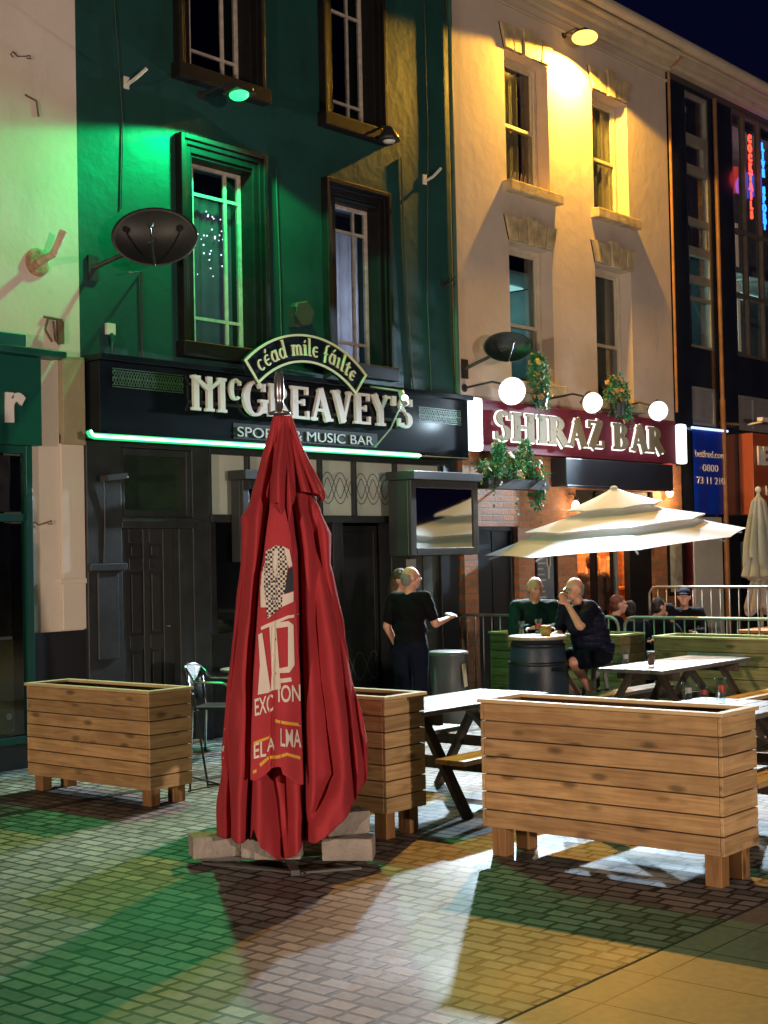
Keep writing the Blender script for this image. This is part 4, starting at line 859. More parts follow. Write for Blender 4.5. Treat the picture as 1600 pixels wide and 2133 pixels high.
for lab, x, z, kind in (('thin wire loop hooked on the pale wall high up', 7.82, 6.39, 0), ('bent nail and cable stub on the upper pale wall', 7.99, 6.01, 1), ('rusty scrolled metal fixing on the pale wall above the capital', 8.14, 3.96, 2), ('wire hook lying across the lower pale wall beside the shop window', 7.98, 2.16, 0)):
    mb = MB()
    if kind == 0: mb.tube([(-.08, -.012, -.02), (-.11, -.02, .0), (-.08, -.02, .03), (-.03, -.012, .0), (.06, -.012, .025), (.10, -.02, .04), (.11, -.02, .01), (.07, -.012, .01)], .006, 6)
    elif kind == 1: mb.tube([(-.12, -.008, .05), (0, -.01, .02), (.02, -.012, -.12)], .009, 6)
    else:
        mb.tube([(-.10, -.01, .1), (.10, -.01, .09)], .012, 6); mb.tube([(-.06, -.02, .08), (-.1, -.03, -.02), (-.02, -.02, -.12)], .010, 6); mb.box(.04, .11, -.03, -.005, -.13, .08); mb.tube([(.0, -.02, .07), (.02, -.03, -.1), (.06, -.02, -.14)], .01, 6)
    tag(mb.build('wall_fixing', mat('rust', (.13, .07, .045), .8, var=.3)), lab, 'wall fixing').location = (x, 0, z); bpy.data.objects[-1] if False else None
    for o in mb.v[:0]: pass
t = thing('junction_box', 'small white plastic junction box on the green wall beside the dish cable', 'junction box', (8.80, 0, 4.02)); mb = MB(); mb.box(-.055, .055, -.03, 0, -.05, .06); mb.build('box', white_plastic, t, bevel=.004)
mb = MB(); mb.tube([(0, -.03, -.04), (.0, -.05, -.12), (.01, -.02, -.28)], .02); mb.build('conduit', green_paint, t)
t = thing('hexagonal_speaker', 'dark hexagonal loudspeaker on the green wall above the curved sign', 'speaker', (11.42, -.10, 4.46)); mb = MB(); mb.lathe([(.15, 0), (.15, .1), (.13, .13)], (0, .10, 0), 6, (-.2, -1, 0)); mb.build('cabinet', mat('brown_black', (.05, .04, .035), .5), t); mb = MB(); mb.box(-.16, -.08, .0, .1, -.16, .06); mb.build('bracket', dark_metal, t)
# string of tiny lights behind the left pub window
t = thing('string_lights', 'cluster of tiny white string lights inside the green lit window', 'string lights', (10.25, .26, 5.2)); mb = MB()
rng = random.Random(5)
for k in range(42): mb.ell((rng.uniform(-.40, .32), rng.uniform(-.02, .02), rng.uniform(-.22, .32) - .25 * (rng.random() ** 3)), rng.uniform(.006, .011), None, 6, 4)
mb.build('bulb', emis('tiny_white_lights', (.75, .82, 1), 3.5), t)
# ------------------------------------------------------------------ TV cabinets
def tv(lab, x0, x1, y0, y1, z0, z1):
    t = thing('tv_cabinet', lab, 'television', ((x0 + x1) / 2, y1, z0)); w = (x1 - x0) / 2; h = z1 - z0; d = y0 - y1
    mb = MB(); mb.box(-w, w, d + .05, 0, 0, h - .10); mb.box(-w - .02, w + .02, d - .06, .02, h - .099, h); frame_rect(mb, -w, w, 0, h - .10, .09, d, d + .0495); mb.build('cabinet', mat('cabinet_black', (.035, .036, .04), .35, var=.15), t, bevel=.008)
    mb = MB(); mb.box(-w + .09, w - .09, d + .02, d + .03, .09, h - .19); mb.build('screen', mat('screen_glass', (.42, .43, .44), .05, var=0, metal=1.0), t)
    mb = MB(); mb.box(-.25, .25, 0, .4, h * .3, h * .7); mb.build('wall_mount', dark_metal, t); return t
tv('black weatherproof television cabinet hung beside the brick pier', 12.70, 13.98, -.50, -.16, 1.80, 2.77)
tv('black weatherproof television cabinet between the panelled door and the red parasol', 10.30, 11.05, -.24, -.06, 1.78, 2.72)
t = thing('camera_lamp', 'small spotlight hanging in front of the last letters of the fascia', 'spotlight', (12.25, -.75, 3.52)); mb = MB(); mb.tube([(0, .0, .10), (0, .5, .2)], .01); mb.tube([(0, 0, .10), (0, -.02, .02), (.02, -.06, -.06)], .035); mb.tube([(.0, 0, -.05), (.05, .2, -.3), (.0, .3, -.42), (-.05, .35, -.5)], .008); mb.build('body', mat('grey_spot', (.3, .3, .3), .4), t, smooth=True)
mb = MB(); mb.ell((0, -.05, .02), .038); mb.build('lens', emis('pink_white_spot', (1, .9, .9), 3), t, smooth=True)
# ================================================================== planters
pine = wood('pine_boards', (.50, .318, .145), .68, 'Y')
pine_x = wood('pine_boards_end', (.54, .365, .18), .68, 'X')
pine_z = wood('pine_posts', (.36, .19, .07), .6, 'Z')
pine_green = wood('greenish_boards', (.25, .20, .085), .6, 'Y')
soil = mat('dark_soil', (.03, .022, .015), .95, var=.4, scale=20, bump=.6, bscale=60)
def planter(lab, x, y, L, Wd=.55, z0=.23, z1=.93, rz=0.0, green=False, top=True, nb=7, group='slatted timber planters fencing in the seating area', legs=True):
    """near corner at (x, y); runs +y by L and +x by Wd"""
    t = thing('wooden_planter', lab, 'planter', (x + Wd / 2, y + L / 2, 0), rz, group)
    w, l = Wd / 2, L / 2; bh = (z1 - z0) / nb; th = .022
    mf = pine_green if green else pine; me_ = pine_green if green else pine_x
    rg = random.Random(int(x * 77 + y * 31))
    for sx in (-1, 1):
        mb = MB()
        for k in range(nb):
            j = rg.uniform(-.0015, .0015); a = -w + j if sx < 0 else w - th + j
            mb.box(a, a + th, -l + .024, l - .024, z0 + k * bh + .0035, z0 + (k + 1) * bh - .0035)
        mb.build('long_side', mf, t, bevel=.0035)
    for sy in (-1, 1):
        mb = MB()
        for k in range(nb):
            j = rg.uniform(-.0015, .0015); a = -l + j if sy < 0 else l - th + j
            mb.box(-w + .001, w - .001, a, a + th, z0 + k * bh + .0035, z0 + (k + 1) * bh - .0035)
        mb.build('end_side', me_, t, bevel=.0035)
    mb = MB(); r = .045
    mb.box(-w - .015, -w + r, -l - .015, l + .015, z1, z1 + .022); mb.box(w - r, w + .015, -l - .015, l + .015, z1, z1 + .022)
    mb.box(-w + r, w - r, -l - .015, -l + r, z1, z1 + .022); mb.box(-w + r, w - r, l - r, l + .015, z1, z1 + .022)
    mb.build('top_rail', mat('pale_cut_timber', (.60, .44, .24), .6, var=.12, scale=4) if not green else mat('pale_green_timber', (.42, .44, .20), .6, var=.12, scale=4), t, bevel=.004)
    mb = MB(); mb.box(-w + th + .001, w - th - .001, -l + th + .001, l - th - .001, z0 + .01, z1 - .16); mb.build('soil', soil, t)
    mb = MB(); a_, b_ = w - th - .001, l - th - .001
    for q in (-1, 1): mb.box(q * a_, q * (a_ - .008), -b_, b_, z1 - .158, z1 - .002); mb.box(-a_ + .009, a_ - .009, q * b_, q * (b_ - .008), z1 - .158, z1 - .002)
    mb.build('gap_blocker', mat('brown_gap_blocker', (.14, .08, .04), .9), t)  # inner strips added to stop light leaking through the board gaps
    for sx in (-1, 1):
        for sy in (-1, 1):
            mb = MB(); cx = sx * (w - .085); cy = sy * (l - .09); mb.box(cx - .045, cx + .045, cy - .05, cy + .05, 0, z0 + .008); mb.build('leg', pine_z, t, bevel=.004)
    return t
planter('planter at the far left in front of the panelled door', 7.03, -2.55, 1.49, .42, .125, .84)
planter('planter standing half hidden behind the closed red parasol', 7.08, -4.78, 1.42, .41, .17, .90)
planter('largest and nearest planter on the right of the red parasol', 7.09, -7.13, 1.60, .42, .175, .925)
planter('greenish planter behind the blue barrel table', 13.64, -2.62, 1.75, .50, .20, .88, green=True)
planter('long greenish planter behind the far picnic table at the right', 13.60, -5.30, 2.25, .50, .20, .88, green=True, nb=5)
mb = MB(); mb.box(13.585, 13.598, -4.1, -3.45, .62, .74); tag(mb.build('plaque', mat('plaque_grey', (.22, .25, .22), .5)), 'small grey plaque screwed to the long greenish planter', 'plaque')
# ================================================================== picnic tables
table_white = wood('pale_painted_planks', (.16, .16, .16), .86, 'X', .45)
bench_wood = wood('bench_planks', (.52, .36, .19), .8, 'X', .5)
leg_dark = wood('dark_stained_timber', (.07, .055, .045), .6, 'Z')
def picnic(lab, x0, x1, y0, y1, zt=.74):
    t = thing('picnic_table', lab, 'picnic table', ((x0 + x1) / 2, (y0 + y1) / 2, 0), 0, 'picnic tables between the planters')
    w, l = (x1 - x0) / 2, (y1 - y0) / 2
    mb = MB(); n = 5; pw = 2 * l / n
    for k in range(n): mb.box(-w, w, -l + k * pw + .003, -l + (k + 1) * pw - .003, zt - .035, zt)
    mb.build('tabletop', table_white, t, bevel=.004)
    for s_ in (-1, 1):
        mb = MB()
        for k in range(2): mb.box(-w, w, s_ * (l + .28) - .125 + k * .127, s_ * (l + .28) - .003 + k * .127, .405, .44)
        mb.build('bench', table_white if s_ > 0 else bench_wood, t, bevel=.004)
    for sx in (-1, 1):
        mb = MB(); x = sx * (w - .28)
        mb.bar((x, -.14, zt - .036), (x, -l - .22, .0), .04, .09, (1, 0, 0)); mb.bar((x, .14, zt - .036), (x, l + .22, 0), .04, .09, (1, 0, 0))
        mb.box(x + .021, x + .061, -l - .40, l + .40, .32, .404); mb.box(x + .021, x + .061, -l + .03, l - .03, zt - .12, zt - .036)
        mb.bar((x + .06, 0, .36), (x * .35, 0, zt - .05), .05, .06, (0, 1, 0))
        mb.build('trestle', leg_dark, t, bevel=.003)
    return t
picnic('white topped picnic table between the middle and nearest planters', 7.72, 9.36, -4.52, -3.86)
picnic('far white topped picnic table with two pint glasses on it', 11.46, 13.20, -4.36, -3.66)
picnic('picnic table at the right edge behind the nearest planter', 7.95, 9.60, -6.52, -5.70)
t = thing('timber_table', 'small warm lit timber table inside the barrier at the right', 'table', (17.9, -2.7, 0)); mb = MB(); mb.box(-.55, .6, -.55, .55, .70, .74); mb.build('tabletop', wood('orange_lit_table', (.50, .24, .08), .7, 'X'), t, bevel=.004)  # tabletop coloured orange for the amber light on it
for sx in (-.45, .5):
    for sy in (-.45, .45): mb = MB(); mb.box(sx - .03, sx + .03, sy - .03, sy + .03, 0, .70); mb.build('leg', leg_dark, t)
# ================================================================== barrel table, stools, bin
t = thing('barrel_table', 'blue black barrel used as a high table with pale round top', 'barrel', (11.98, -2.66, 0)); mb = MB()
mb.lathe([(.24, 0), (.262, .10), (.292, .30), (.302, .48), (.296, .66), (.27, .86), (.25, .95)], seg=40); mb.build('body', mat('blue_black_barrel', (.012, .03, .055), .45, var=.3, scale=4, bump=.1), t, smooth=True)
mb = MB()
for z, r in ((.06, .255), (.24, .288), (.72, .294), (.90, .266)): mb.lathe([(r, z - .02), (r + .006, z - .015), (r + .006, z + .015), (r - .002, z + .02)], seg=40)
mb.build('hoop', mat('hoop_black', (.02, .022, .026), .4, metal=.5), t, smooth=True)
mb = MB(); mb.lathe([(.27, .952), (.29, .96), (.29, .985), (.275, .992)], seg=40); mb.build('tabletop', wood('pale_barrel_top', (.34, .29, .20), .8, 'X', .4), t)
def stool(lab, x, y, h=.70):
    t = thing('bar_stool', lab, 'stool', (x, y, 0), 0, 'tall stools at the barrel')
    mb = MB(); mb.lathe([(.15, h - .05), (.175, h - .045), (.18, h - .01), (.16, h)], seg=24); mb.build('seat', mat('stool_top', (.20, .15, .10), .5), t)
    mb = MB()
    for a in range(4):
        c, s_ = math.cos(R(45 + 90 * a)), math.sin(R(45 + 90 * a)); mb.bar((.09 * c, .09 * s_, h - .05), (.18 * c, .18 * s_, 0), .035, .035)
    for a in range(4):
        c, s_ = math.cos(R(45 + 90 * a)) * .15, math.sin(R(45 + 90 * a)) * .15; c2, s2 = math.cos(R(135 + 90 * a)) * .15, math.sin(R(135 + 90 * a)) * .15; mb.bar((c, s_, .25), (c2, s2, .25), .025, .025)
    mb.build('legs', dark_metal, t); return t
stool('dark tall stool under the man in the quilted gilet', 12.62, -2.92, .70)
stool('dark tall stool behind the barrel under the man in green', 12.80, -2.05, .70)
t = thing('waste_bin', 'grey plastic waste bin with pale notice beside the standing worker', 'bin', (12.15, -1.40, 0), .4); mb = MB()
mb.lathe([(.17, 0), (.19, .55), (.20, .72), (.215, .74), (.215, .78), (.19, .79)], seg=28); mb.build('body', mat('grey_bin_plastic', (.10, .115, .12), .45, var=.1), t, smooth=True)
mb = MB(); mb.box(-.15, -.03, -.206, -.196, .42, .66, Matrix.Rotation(-.1, 3, 'X')); mb.build('notice', mat('beige_notice', (.40, .34, .22), .6), t)
# ================================================================== crowd barriers
galv = mat('galvanised_tube', (.30, .32, .30), .4, metal=.6, var=.15)
def barrier(lab, x, y0, y1, h=1.06, yaw_=0):
    t = thing('crowd_barrier', lab, 'barrier', (x, (y0 + y1) / 2, 0), yaw_, 'galvanised crowd barriers round the bar seating'); l = (y1 - y0) / 2
    r = .12; pts = []
    def corner(cy, cz, a0):
        return [(0, cy + r * math.cos(R(a0 + q)), cz + r * math.sin(R(a0 + q))) for q in (0, 22, 45, 68, 90)]
    pts = corner(l - r, h - r, 0) + corner(-l + r, h - r, 90) + corner(-l + r, .14 + r, 180) + corner(l - r, .14 + r, 270); pts.append(pts[0])
    mb = MB(); mb.tube(pts, .018, 8, False); mb.build('frame', galv, t, smooth=True)
    mb = MB(); n = int(2 * l / .125)
    for k in range(1, n): y = -l + 2 * l * k / n; mb.tube([(0, y, .15), (0, y, h - .01)], .008, 6)
    b = mb.build('bars', galv, t, smooth=True); b['kind'] = 'stuff' if False else b.get('kind', 'thing')
    del b['kind']
    for s_ in (-1, 1): mb = MB(); mb.tube([(-.28, s_ * (l - .35), .01), (0, s_ * (l - .35), .13), (.28, s_ * (l - .35), .01)], .015, 6); mb.build('foot', galv, t)
    return t
barrier('steel crowd barrier behind the barrel table and the two bald men', 14.22, -2.25, .02)
barrier('steel crowd barrier in front of the seated group with the capped man', 14.22, -4.60, -2.33)
barrier('steel crowd barrier standing beside the closed beige parasol', 17.4, -2.7, -.85, 1.30)
# ================================================================== cafe chair, round table, sign stand
t = thing('cafe_chair', 'black cafe armchair with chrome legs behind the left planter', 'chair', (9.35, -.85, 0), R(-150)); mb = MB()
for sx in (-.22, .22):
    mb.tube([(sx, .20, 0), (sx * 1.05, .19, .44), (sx * 1.15, .20, .64), (sx * 1.15, .10, .68), (sx * 1.12, -.16, .69), (sx * 1.0, -.25, .80)], .013, 8)
    mb.tube([(sx, -.22, 0), (sx, -.20, .44), (sx * .98, -.25, .80)], .013, 8)
mb.tube([(-.22, -.25, .80), (-.15, -.29, .83), (0, -.31, .84), (.15, -.29, .83), (.22, -.25, .80)], .013, 8); mb.tube([(-.22, .2, .42), (.22, .2, .42)], .012); mb.tube([(-.22, -.2, .42), (.22, -.2, .42)], .012)
mb.build('frame', chrome, t, smooth=True)
mb = MB(); mb.box(-.21, .21, -.20, .21, .43, .455); mb.build('seat', mat('black_weave', (.015, .015, .015), .5, bump=.4, bscale=90), t, bevel=.01)
mb = MB(); mb.add([(-.21, -.22, .50), (-.12, -.27, .50), (0, -.29, .50), (.12, -.27, .50), (.21, -.22, .50), (-.22, -.25, .80), (-.14, -.29, .82), (0, -.31, .83), (.14, -.29, .82), (.22, -.25, .80)], [(i, i + 1, i + 6, i + 5) for i in range(4)]); b = mb.build('backrest', MATS['black_weave'], t, smooth=True)
sm_ = b.modifiers.new('thick', 'SOLIDIFY'); sm_.thickness = .012
t = thing('round_table', 'small round pale topped cafe table beside the black cafe chair', 'table', (10.15, -.45, 0)); mb = MB(); mb.lathe([(.28, .70), (.30, .705), (.30, .72), (.29, .725)], seg=32); mb.build('tabletop', mat('pale_laminate', (.5, .46, .36), .3), t)
mb = MB(); mb.tube([(0, 0, .02), (0, 0, .70)], .025); mb.lathe([(.2, 0), (.2, .015), (.04, .03)], seg=24); mb.build('pedestal', dark_metal, t)
t = thing('sign_stand', 'thin black folding metal stand just right of the left planter', 'stand', (7.95, -2.18, 0)); mb = MB()
mb.tube([(0, 0, 0), (-.10, .05, .75)], .009); mb.tube([(-.24, -.05, .0), (-.16, .0, .75)], .009); mb.tube([(0, 0, .02), (.05, -.10, .02)], .008); mb.tube([(-.24, -.05, .12), (.05, -.10, .02)], .008); mb.tube([(-.10, .05, .75), (-.16, 0, .75)], .008); mb.tube([(-.3, -.1, .02), (.05, -.1, .02)], .007); mb.build('frame', dark_metal, t)
# ================================================================== glasses
pint = glass('pint_glass', (.86, .90, .90), .35)
beer = mat('amber_beer', (.30, .07, .012), .15); foam = mat('beer_foam', (.7, .62, .48), .7)
def pint_glass(lab, x, y, z, fill, h=.15, r=.042, logo=None):
    t = thing('pint_glass', lab, 'glass', (x, y, z), 0, 'pint glasses on the tables')
    mb = MB(); mb.lathe([(r * .72, 0), (r * .76, .01), (r * .9, h * .6), (r, h), (r - .003, h), (r * .9 - .003, h * .6), (r * .72 - .002, .014)], seg=20); mb.build('glass', pint, t, smooth=True)
    if fill: mb = MB(); mb.lathe([(r * .70, .015), (r * .9 - .005, h * .6), (r * .97 - .005, h * fill)], seg=20); mb.build('beer', beer, t, smooth=True); mb = MB(); mb.lathe([(r * .95 - .004, h * fill), (r * .965 - .004, h * fill + .012)], seg=20); mb.build('foam', foam, t)
    if logo:
        mb = MB(); n = 8
        for k in range(n): a0 = R(190 + 70 * k / n); a1 = R(190 + 70 * (k + 1) / n); rr = r * .95 + .001; mb.add([(rr * math.cos(a0), rr * math.sin(a0), h * .45), (rr * math.cos(a1), rr * math.sin(a1), h * .45), (rr * math.cos(a1) * 1.03, rr * math.sin(a1) * 1.03, h * .72), (rr * math.cos(a0) * 1.03, rr * math.sin(a0) * 1.03, h * .72)], [(0, 1, 2, 3)])
        mb.build('print', logo, t)
    return t
redp = mat('red_print', (.35, .03, .02), .4); greyp = mat('grey_print', (.45, .47, .47), .4)
pint_glass('empty pint glass at the left end of the far white table', 11.80, -3.76, .74, 0, logo=greyp)
pint_glass('pint glass full of amber beer on the far white table', 11.83, -4.02, .74, .86)
pint_glass('leftmost of three empty glasses above the nearest planter', 9.25, -5.77, .74, 0, .145, logo=greyp)
pint_glass('short middle one of three empty glasses above the nearest planter', 9.27, -5.88, .74, 0, .13, logo=redp)
pint_glass('tallest and rightmost of three empty glasses above the nearest planter', 9.27, -6.02, .74, 0, .18, logo=redp)
pint_glass('slim clear glass at the left side of the barrel top', 11.93, -2.50, .992, 0, .14, .034)
pint_glass('pint glass with pale print at the middle of the barrel top', 12.0, -2.66, .992, 0, .16, .040, logo=redp)
t = thing('candle_jar', 'squat amber glass jar beside the pint glass on the barrel', 'jar', (11.95, -2.78, .992)); mb = MB(); mb.lathe([(.04, 0), (.055, .02), (.055, .07), (.045, .085)], seg=20); mb.build('jar', mat('amber_glass', (.30, .20, .05), .2, var=.1), t, smooth=True); mb = MB(); mb.lathe([(.048, .085), (.05, .09), (.05, .10), (.03, .102)], seg=20); mb.build('lid', mat('brass_lid', (.4, .28, .1), .3, metal=.8), t)
# ================================================================== open beige parasol
canvas = mat('off_white_canvas', (.46, .46, .45), .85, var=.05, bump=.1, bscale=60)
_n = canvas.node_tree.nodes; _l = canvas.node_tree.links; _t = _n.new('ShaderNodeBsdfTranslucent'); _t.inputs[0].default_value = (.55, .56, .56, 1); _x = _n.new('ShaderNodeMixShader'); _x.inputs[0].default_value = .45
_l.new(_n['Principled BSDF'].outputs[0], _x.inputs[1]); _l.new(_t.outputs[0], _x.inputs[2]); _l.new(_x.outputs[0], _n['Material Output'].inputs[0])
def open_parasol():
    t = thing('open_parasol', 'open off white three tier parasol over the seats at the brick bar', 'parasol', (15.42, -1.52, 0))
    tilt = lambda x, y: (.085 * (x * .643 - y * .766) + .065 * (x * .766 + y * .643))
    th0 = math.atan2(-.643, -.766)    # one rib points at the viewer's side of the square
    def tier(z_in, r_in, z_out, r_out, val, name):
        mb = MB(); nr, na = 8, 64; vs = []
        for i in range(nr + 1):
            f = i / nr
            for k in range(na):
                u = k / na * 8; c = u - math.floor(u); a = th0 + 2 * math.pi * k / na
                poly = math.cos(math.pi / 8) / math.cos((c - .5) * math.pi / 4)
                r = (r_in + (r_out - r_in) * f) * poly * 1.0
                z = z_in + (z_out - z_in) * (f ** .85) + .010 * math.sin(math.pi * c) * f
                x, y = r * math.cos(a), r * math.sin(a); vs.append((x, y, z + tilt(x, y)))
        fs = [(i * na + k, i * na + (k + 1) % na, (i + 1) * na + (k + 1) % na, (i + 1) * na + k) for i in range(nr) for k in range(na)]
        st = len(vs)
        if val:
            for k in range(na):
                p = Vector(vs[nr * na + k]); vs.append((p.x * .995, p.y * .995, p.z - val))
            fs += [(nr * na + k, nr * na + (k + 1) % na, st + (k + 1) % na, st + k) for k in range(na)]
        o = mb.add(vs, fs).build(name, canvas, t, smooth=True)
        es = o.modifiers.new('edge', 'EDGE_SPLIT'); es.split_angle = R(35)
    tier(2.58, .03, 2.36, .60, .02, 'top_tier'); tier(2.35, .36, 2.15, 1.12, .02, 'middle_tier'); tier(2.15, .90, 1.92, 1.62, .0, 'lower_tier')
    mb = MB(); mb.tube([(0, 0, 0), (0, 0, 2.56)], .028, 12); mb.build('pole', mat('dark_timber_pole', (.10, .09, .08), .5), t, smooth=True)
    mb = MB(); mb.ell((0, 0, 2.575), (.05, .05, .035)); mb.build('finial', canvas, t, smooth=True)
    for k in range(8):
        a = th0 + k * math.pi / 4; c, s_ = math.cos(a), math.sin(a); mb = MB()
        x, y = 1.56 * c, 1.56 * s_; mb.bar((.04 * c, .04 * s_, 2.20), (x, y, 1.87 + tilt(x, y)), .018, .02); x, y = .85 * c, .85 * s_; mb.bar((.04 * c, .04 * s_, 1.98), (x, y, 2.19 + tilt(x, y)), .014, .014)
        mb.build('rib', mat('rib_grey', (.2, .2, .2), .5), t)
    mb = MB(); mb.box(-.28, .28, -.28, .28, 0, .06); mb.tube([(0, 0, .05), (0, 0, .35)], .045); mb.build('base', dark_metal, t, bevel=.01)
open_parasol()
# ================================================================== closed beige parasol at the right edge
t = thing('closed_parasol', 'closed off white parasol with loose folds at the right edge', 'parasol', (18.42, -2.0, 0))
def folded(prof, N, amp, seed, na=160, nz=50, sharp=.6):
    rg = random.Random(seed); ph = [rg.uniform(0, 6.28) for _ in range(6)]
    mb = MB(); vs = []
    for i in range(nz + 1):
        f = i / nz * (len(prof) - 1); j = min(int(f), len(prof) - 2); g = f - j
        r = prof[j][0] * (1 - g) + prof[j + 1][0] * g; z = prof[j][1] * (1 - g) + prof[j + 1][1] * g
        for k in range(na):
            a = 2 * math.pi * k / na; w_ = abs(math.sin(a * N / 2 + .25 * math.sin(2 * a + ph[0]) + .3 * math.sin(z * 2.2 + ph[1])))
            rr = r * (1 - amp + amp * w_ ** sharp + .05 * math.sin(3 * a + z * 3 + ph[2]))
            zz = z - (.06 * math.sin(a * N / 2 + ph[3]) * (i / nz) ** 4)
            vs.append((rr * math.cos(a), rr * math.sin(a), zz))
    return mb.add(vs, [(i * na + k, i * na + (k + 1) % na, (i + 1) * na + (k + 1) % na, (i + 1) * na + k) for i in range(nz) for k in range(na)])
folded([(.03, 2.52), (.10, 2.44), (.15, 2.2), (.22, 1.85), (.24, 1.62)], 9, .35, 3).build('upper_tier', canvas, t, smooth=True)
folded([(.10, 2.1), (.17, 1.8), (.24, 1.5), (.27, 1.42), (.14, 1.36), (.20, 1.15), (.25, .98), (.24, .93)], 9, .38, 4).build('canopy', canvas, t, smooth=True)
mb = MB(); mb.tube([(0, 0, 0), (0, 0, 2.6)], .025); mb.ell((0, 0, 2.6), .045); mb.build('pole', mat('pale_pole', (.5, .48, .42), .4), t, smooth=True)
mb = MB(); mb.tube([(.16 * math.cos(a * .5), .16 * math.sin(a * .5), 1.37 + .01 * (a % 2)) for a in range(13)], .012); mb.build('strap', canvas, t)
mb = MB(); mb.box(-.3, .3, -.3, .3, 0, .07); mb.build('base', dark_metal, t, bevel=.01)
# ================================================================== closed red parasol on its block base
from mathutils.bvhtree import BVHTree
rp = thing('closed_parasol', 'closed red parasol with printed panel, tallest thing among the planters', 'parasol', (6.33, -4.62, 0), math.atan2(-.718, .696))
red = mat('red_canvas', (.37, .040, .050), .92, var=.10, scale=3, bump=.25, bscale=120, spec=.12)
def lerp_tab(tab, z):
    if z >= tab[0][0]: return tab[0][1:]
    for a, b in zip(tab, tab[1:]):
        if b[0] <= z <= a[0]:
            g = (a[0] - z) / (a[0] - b[0]); return tuple(p * (1 - g) + q * g for p, q in zip(a[1:], b[1:]))
    return tab[-1][1:]
def px(v, l, r):
    ax = 600 - (1790 - v) * .018; return ((1790 - v) / 342, (ax - l) / 341, (r - ax) / 341)
LOW = [px(980, 560, 625), px(1030, 530, 655), px(1060, 512, 672), px(1078, 500, 678), px(1117, 503, 697), px(1178, 501, 697), px(1251, 492, 716), px(1361, 480, 742), px(1424, 472, 750), px(1547, 462, 780), px(1611, 457, 779), px(1660, 452, 778), px(1800, 448, 778)]
UPP = [px(868, 570, 610), px(934, 552, 635), px(983, 539, 661), px(1028, 526, 684), px(1110, 512, 694)]
HEML = [(-1.0, 1727), (-.55, 1730), (-.50, 1700), (-.42, 1738), (-.16, 1772), (.0, 1768), (.22, 1742), (.5, 1705), (.78, 1660), (1.0, 1600)]
def interp(tab, x):
    if x <= tab[0][0]: return tab[0][1]
    for a, b in zip(tab, tab[1:]):
        if a[0] <= x <= b[0]: return a[1] + (b[1] - a[1]) * (x - a[0]) / (b[0] - a[0])
    return tab[-1][1]
def cr_at(path, z):
    v = 1790 - z * 342
    if v <= path[0][0]: u = path[0][1]
    elif v >= path[-1][0]: u = path[-1][1]
    else:
        for a, b in zip(path, path[1:]):
            if a[0] <= v <= b[0]: u = a[1] + (b[1] - a[1]) * (v - a[0]) / (b[0] - a[0]); break
    return (u - (600 - (1790 - v) * .018)) / 341
CREASES = [([(1060, 560), (1200, 541), (1400, 528), (1560, 527), (1740, 520)], .42, .020), ([(1050, 610), (1150, 624), (1400, 629), (1570, 632)], .55, .016), ([(1060, 640), (1300, 700), (1500, 722), (1660, 735)], .40, .022),
           ([(1080, 520), (1200, 512), (1500, 478), (1700, 485)], .30, .018), ([(1100, 660), (1300, 655), (1600, 690), (1700, 640)], .26, .030), ([(1200, 690), (1400, 728), (1600, 755)], .3, .015), ([(1560, 560), (1650, 575), (1780, 590)], .25, .028)]
CREASES_UP = [([(870, 590), (1000, 566), (1060, 562)], .40, .014), ([(870, 600), (1000, 618), (1090, 626)], .45, .016), ([(900, 606), (1050, 655)], .35, .014), ([(900, 580), (1100, 540)], .3, .012), ([(880, 596), (1090, 596)], .2, .012)]
def cloth_surface(TAB, hem, ztop, N, amp, seed, na=520, nz=130, depth=.98, back=None, twist=.35, sharp=.55, creases=()):
    rg = random.Random(seed); ph = [rg.uniform(0, 6.28) for _ in range(8)]; vs = []
    for i in range(nz + 1):
        f = i / nz
        for k in range(na):
            a = 2 * math.pi * k / na            # a=0: right, -pi/2 (3pi/2): towards the viewer
            sx = math.cos(a); fr = -math.sin(a)  # fr>0 front
            vh = hem(sx) if fr > 0 else hem(sx) * (1 - min(1, -fr * 1.5)) + min(1, -fr * 1.5) * (back or hem(sx))
            zh = (1790 - vh) / 342; z = ztop + (zh - ztop) * f
            l, r = lerp_tab(TAB, z); ext = r if sx > 0 else l; mean = (l + r) / 2
            am = amp * min(1, .35 + f * 1.1)
            u = a * N / 2 + twist * math.sin(2 * a + ph[0]) + .55 * math.sin(a + z * 1.1 + ph[1]) + .18 * math.sin(5 * z + ph[2] + 3 * a)
            fold = abs(math.sin(u)) ** sharp
            fold2 = .5 + .5 * math.sin(a * 23 + 2.2 * math.sin(z * 2.1 + ph[3]) + ph[4])
            big = noise.noise(Vector((math.cos(a) * 1.7, math.sin(a) * 1.7, z * 1.6 + seed)))
            fine = noise.noise(Vector((math.cos(a) * 5, math.sin(a) * 5, z * 4.5 + seed * 3)))
            side = abs(sx) ** 3
            k_ = 1 - am * (1 - fold) * (1 - .55 * side) - .012 * fold2 * f * (1 - side) + .16 * big * (1 - side * .8) * min(1, f * 2) + .035 * fine * min(1, f * 2) + .022 * noise.noise(Vector((a * 5.5 + z * 2, z * 2.4, seed))) * min(1, f * 3)
            lat = ext * sx * k_; dd = 1.0
            if fr > 0:
                for path, dp, w_ in creases:
                    de = (lat - cr_at(path, z)) / w_; dd -= dp * math.exp(-abs(de) ** 1.3) - .10 * math.exp(-((de - 3) / 2) ** 2) - .06 * math.exp(-((de + 3) / 2) ** 2)
            vs.append((lat, mean * depth * -fr * k_ * max(.25, dd), z))
    fs = [(i * na + k, i * na + (k + 1) % na, (i + 1) * na + (k + 1) % na, (i + 1) * na + k) for i in range(nz) for k in range(na)]
    mb = MB(); mb.add(vs, fs); return mb
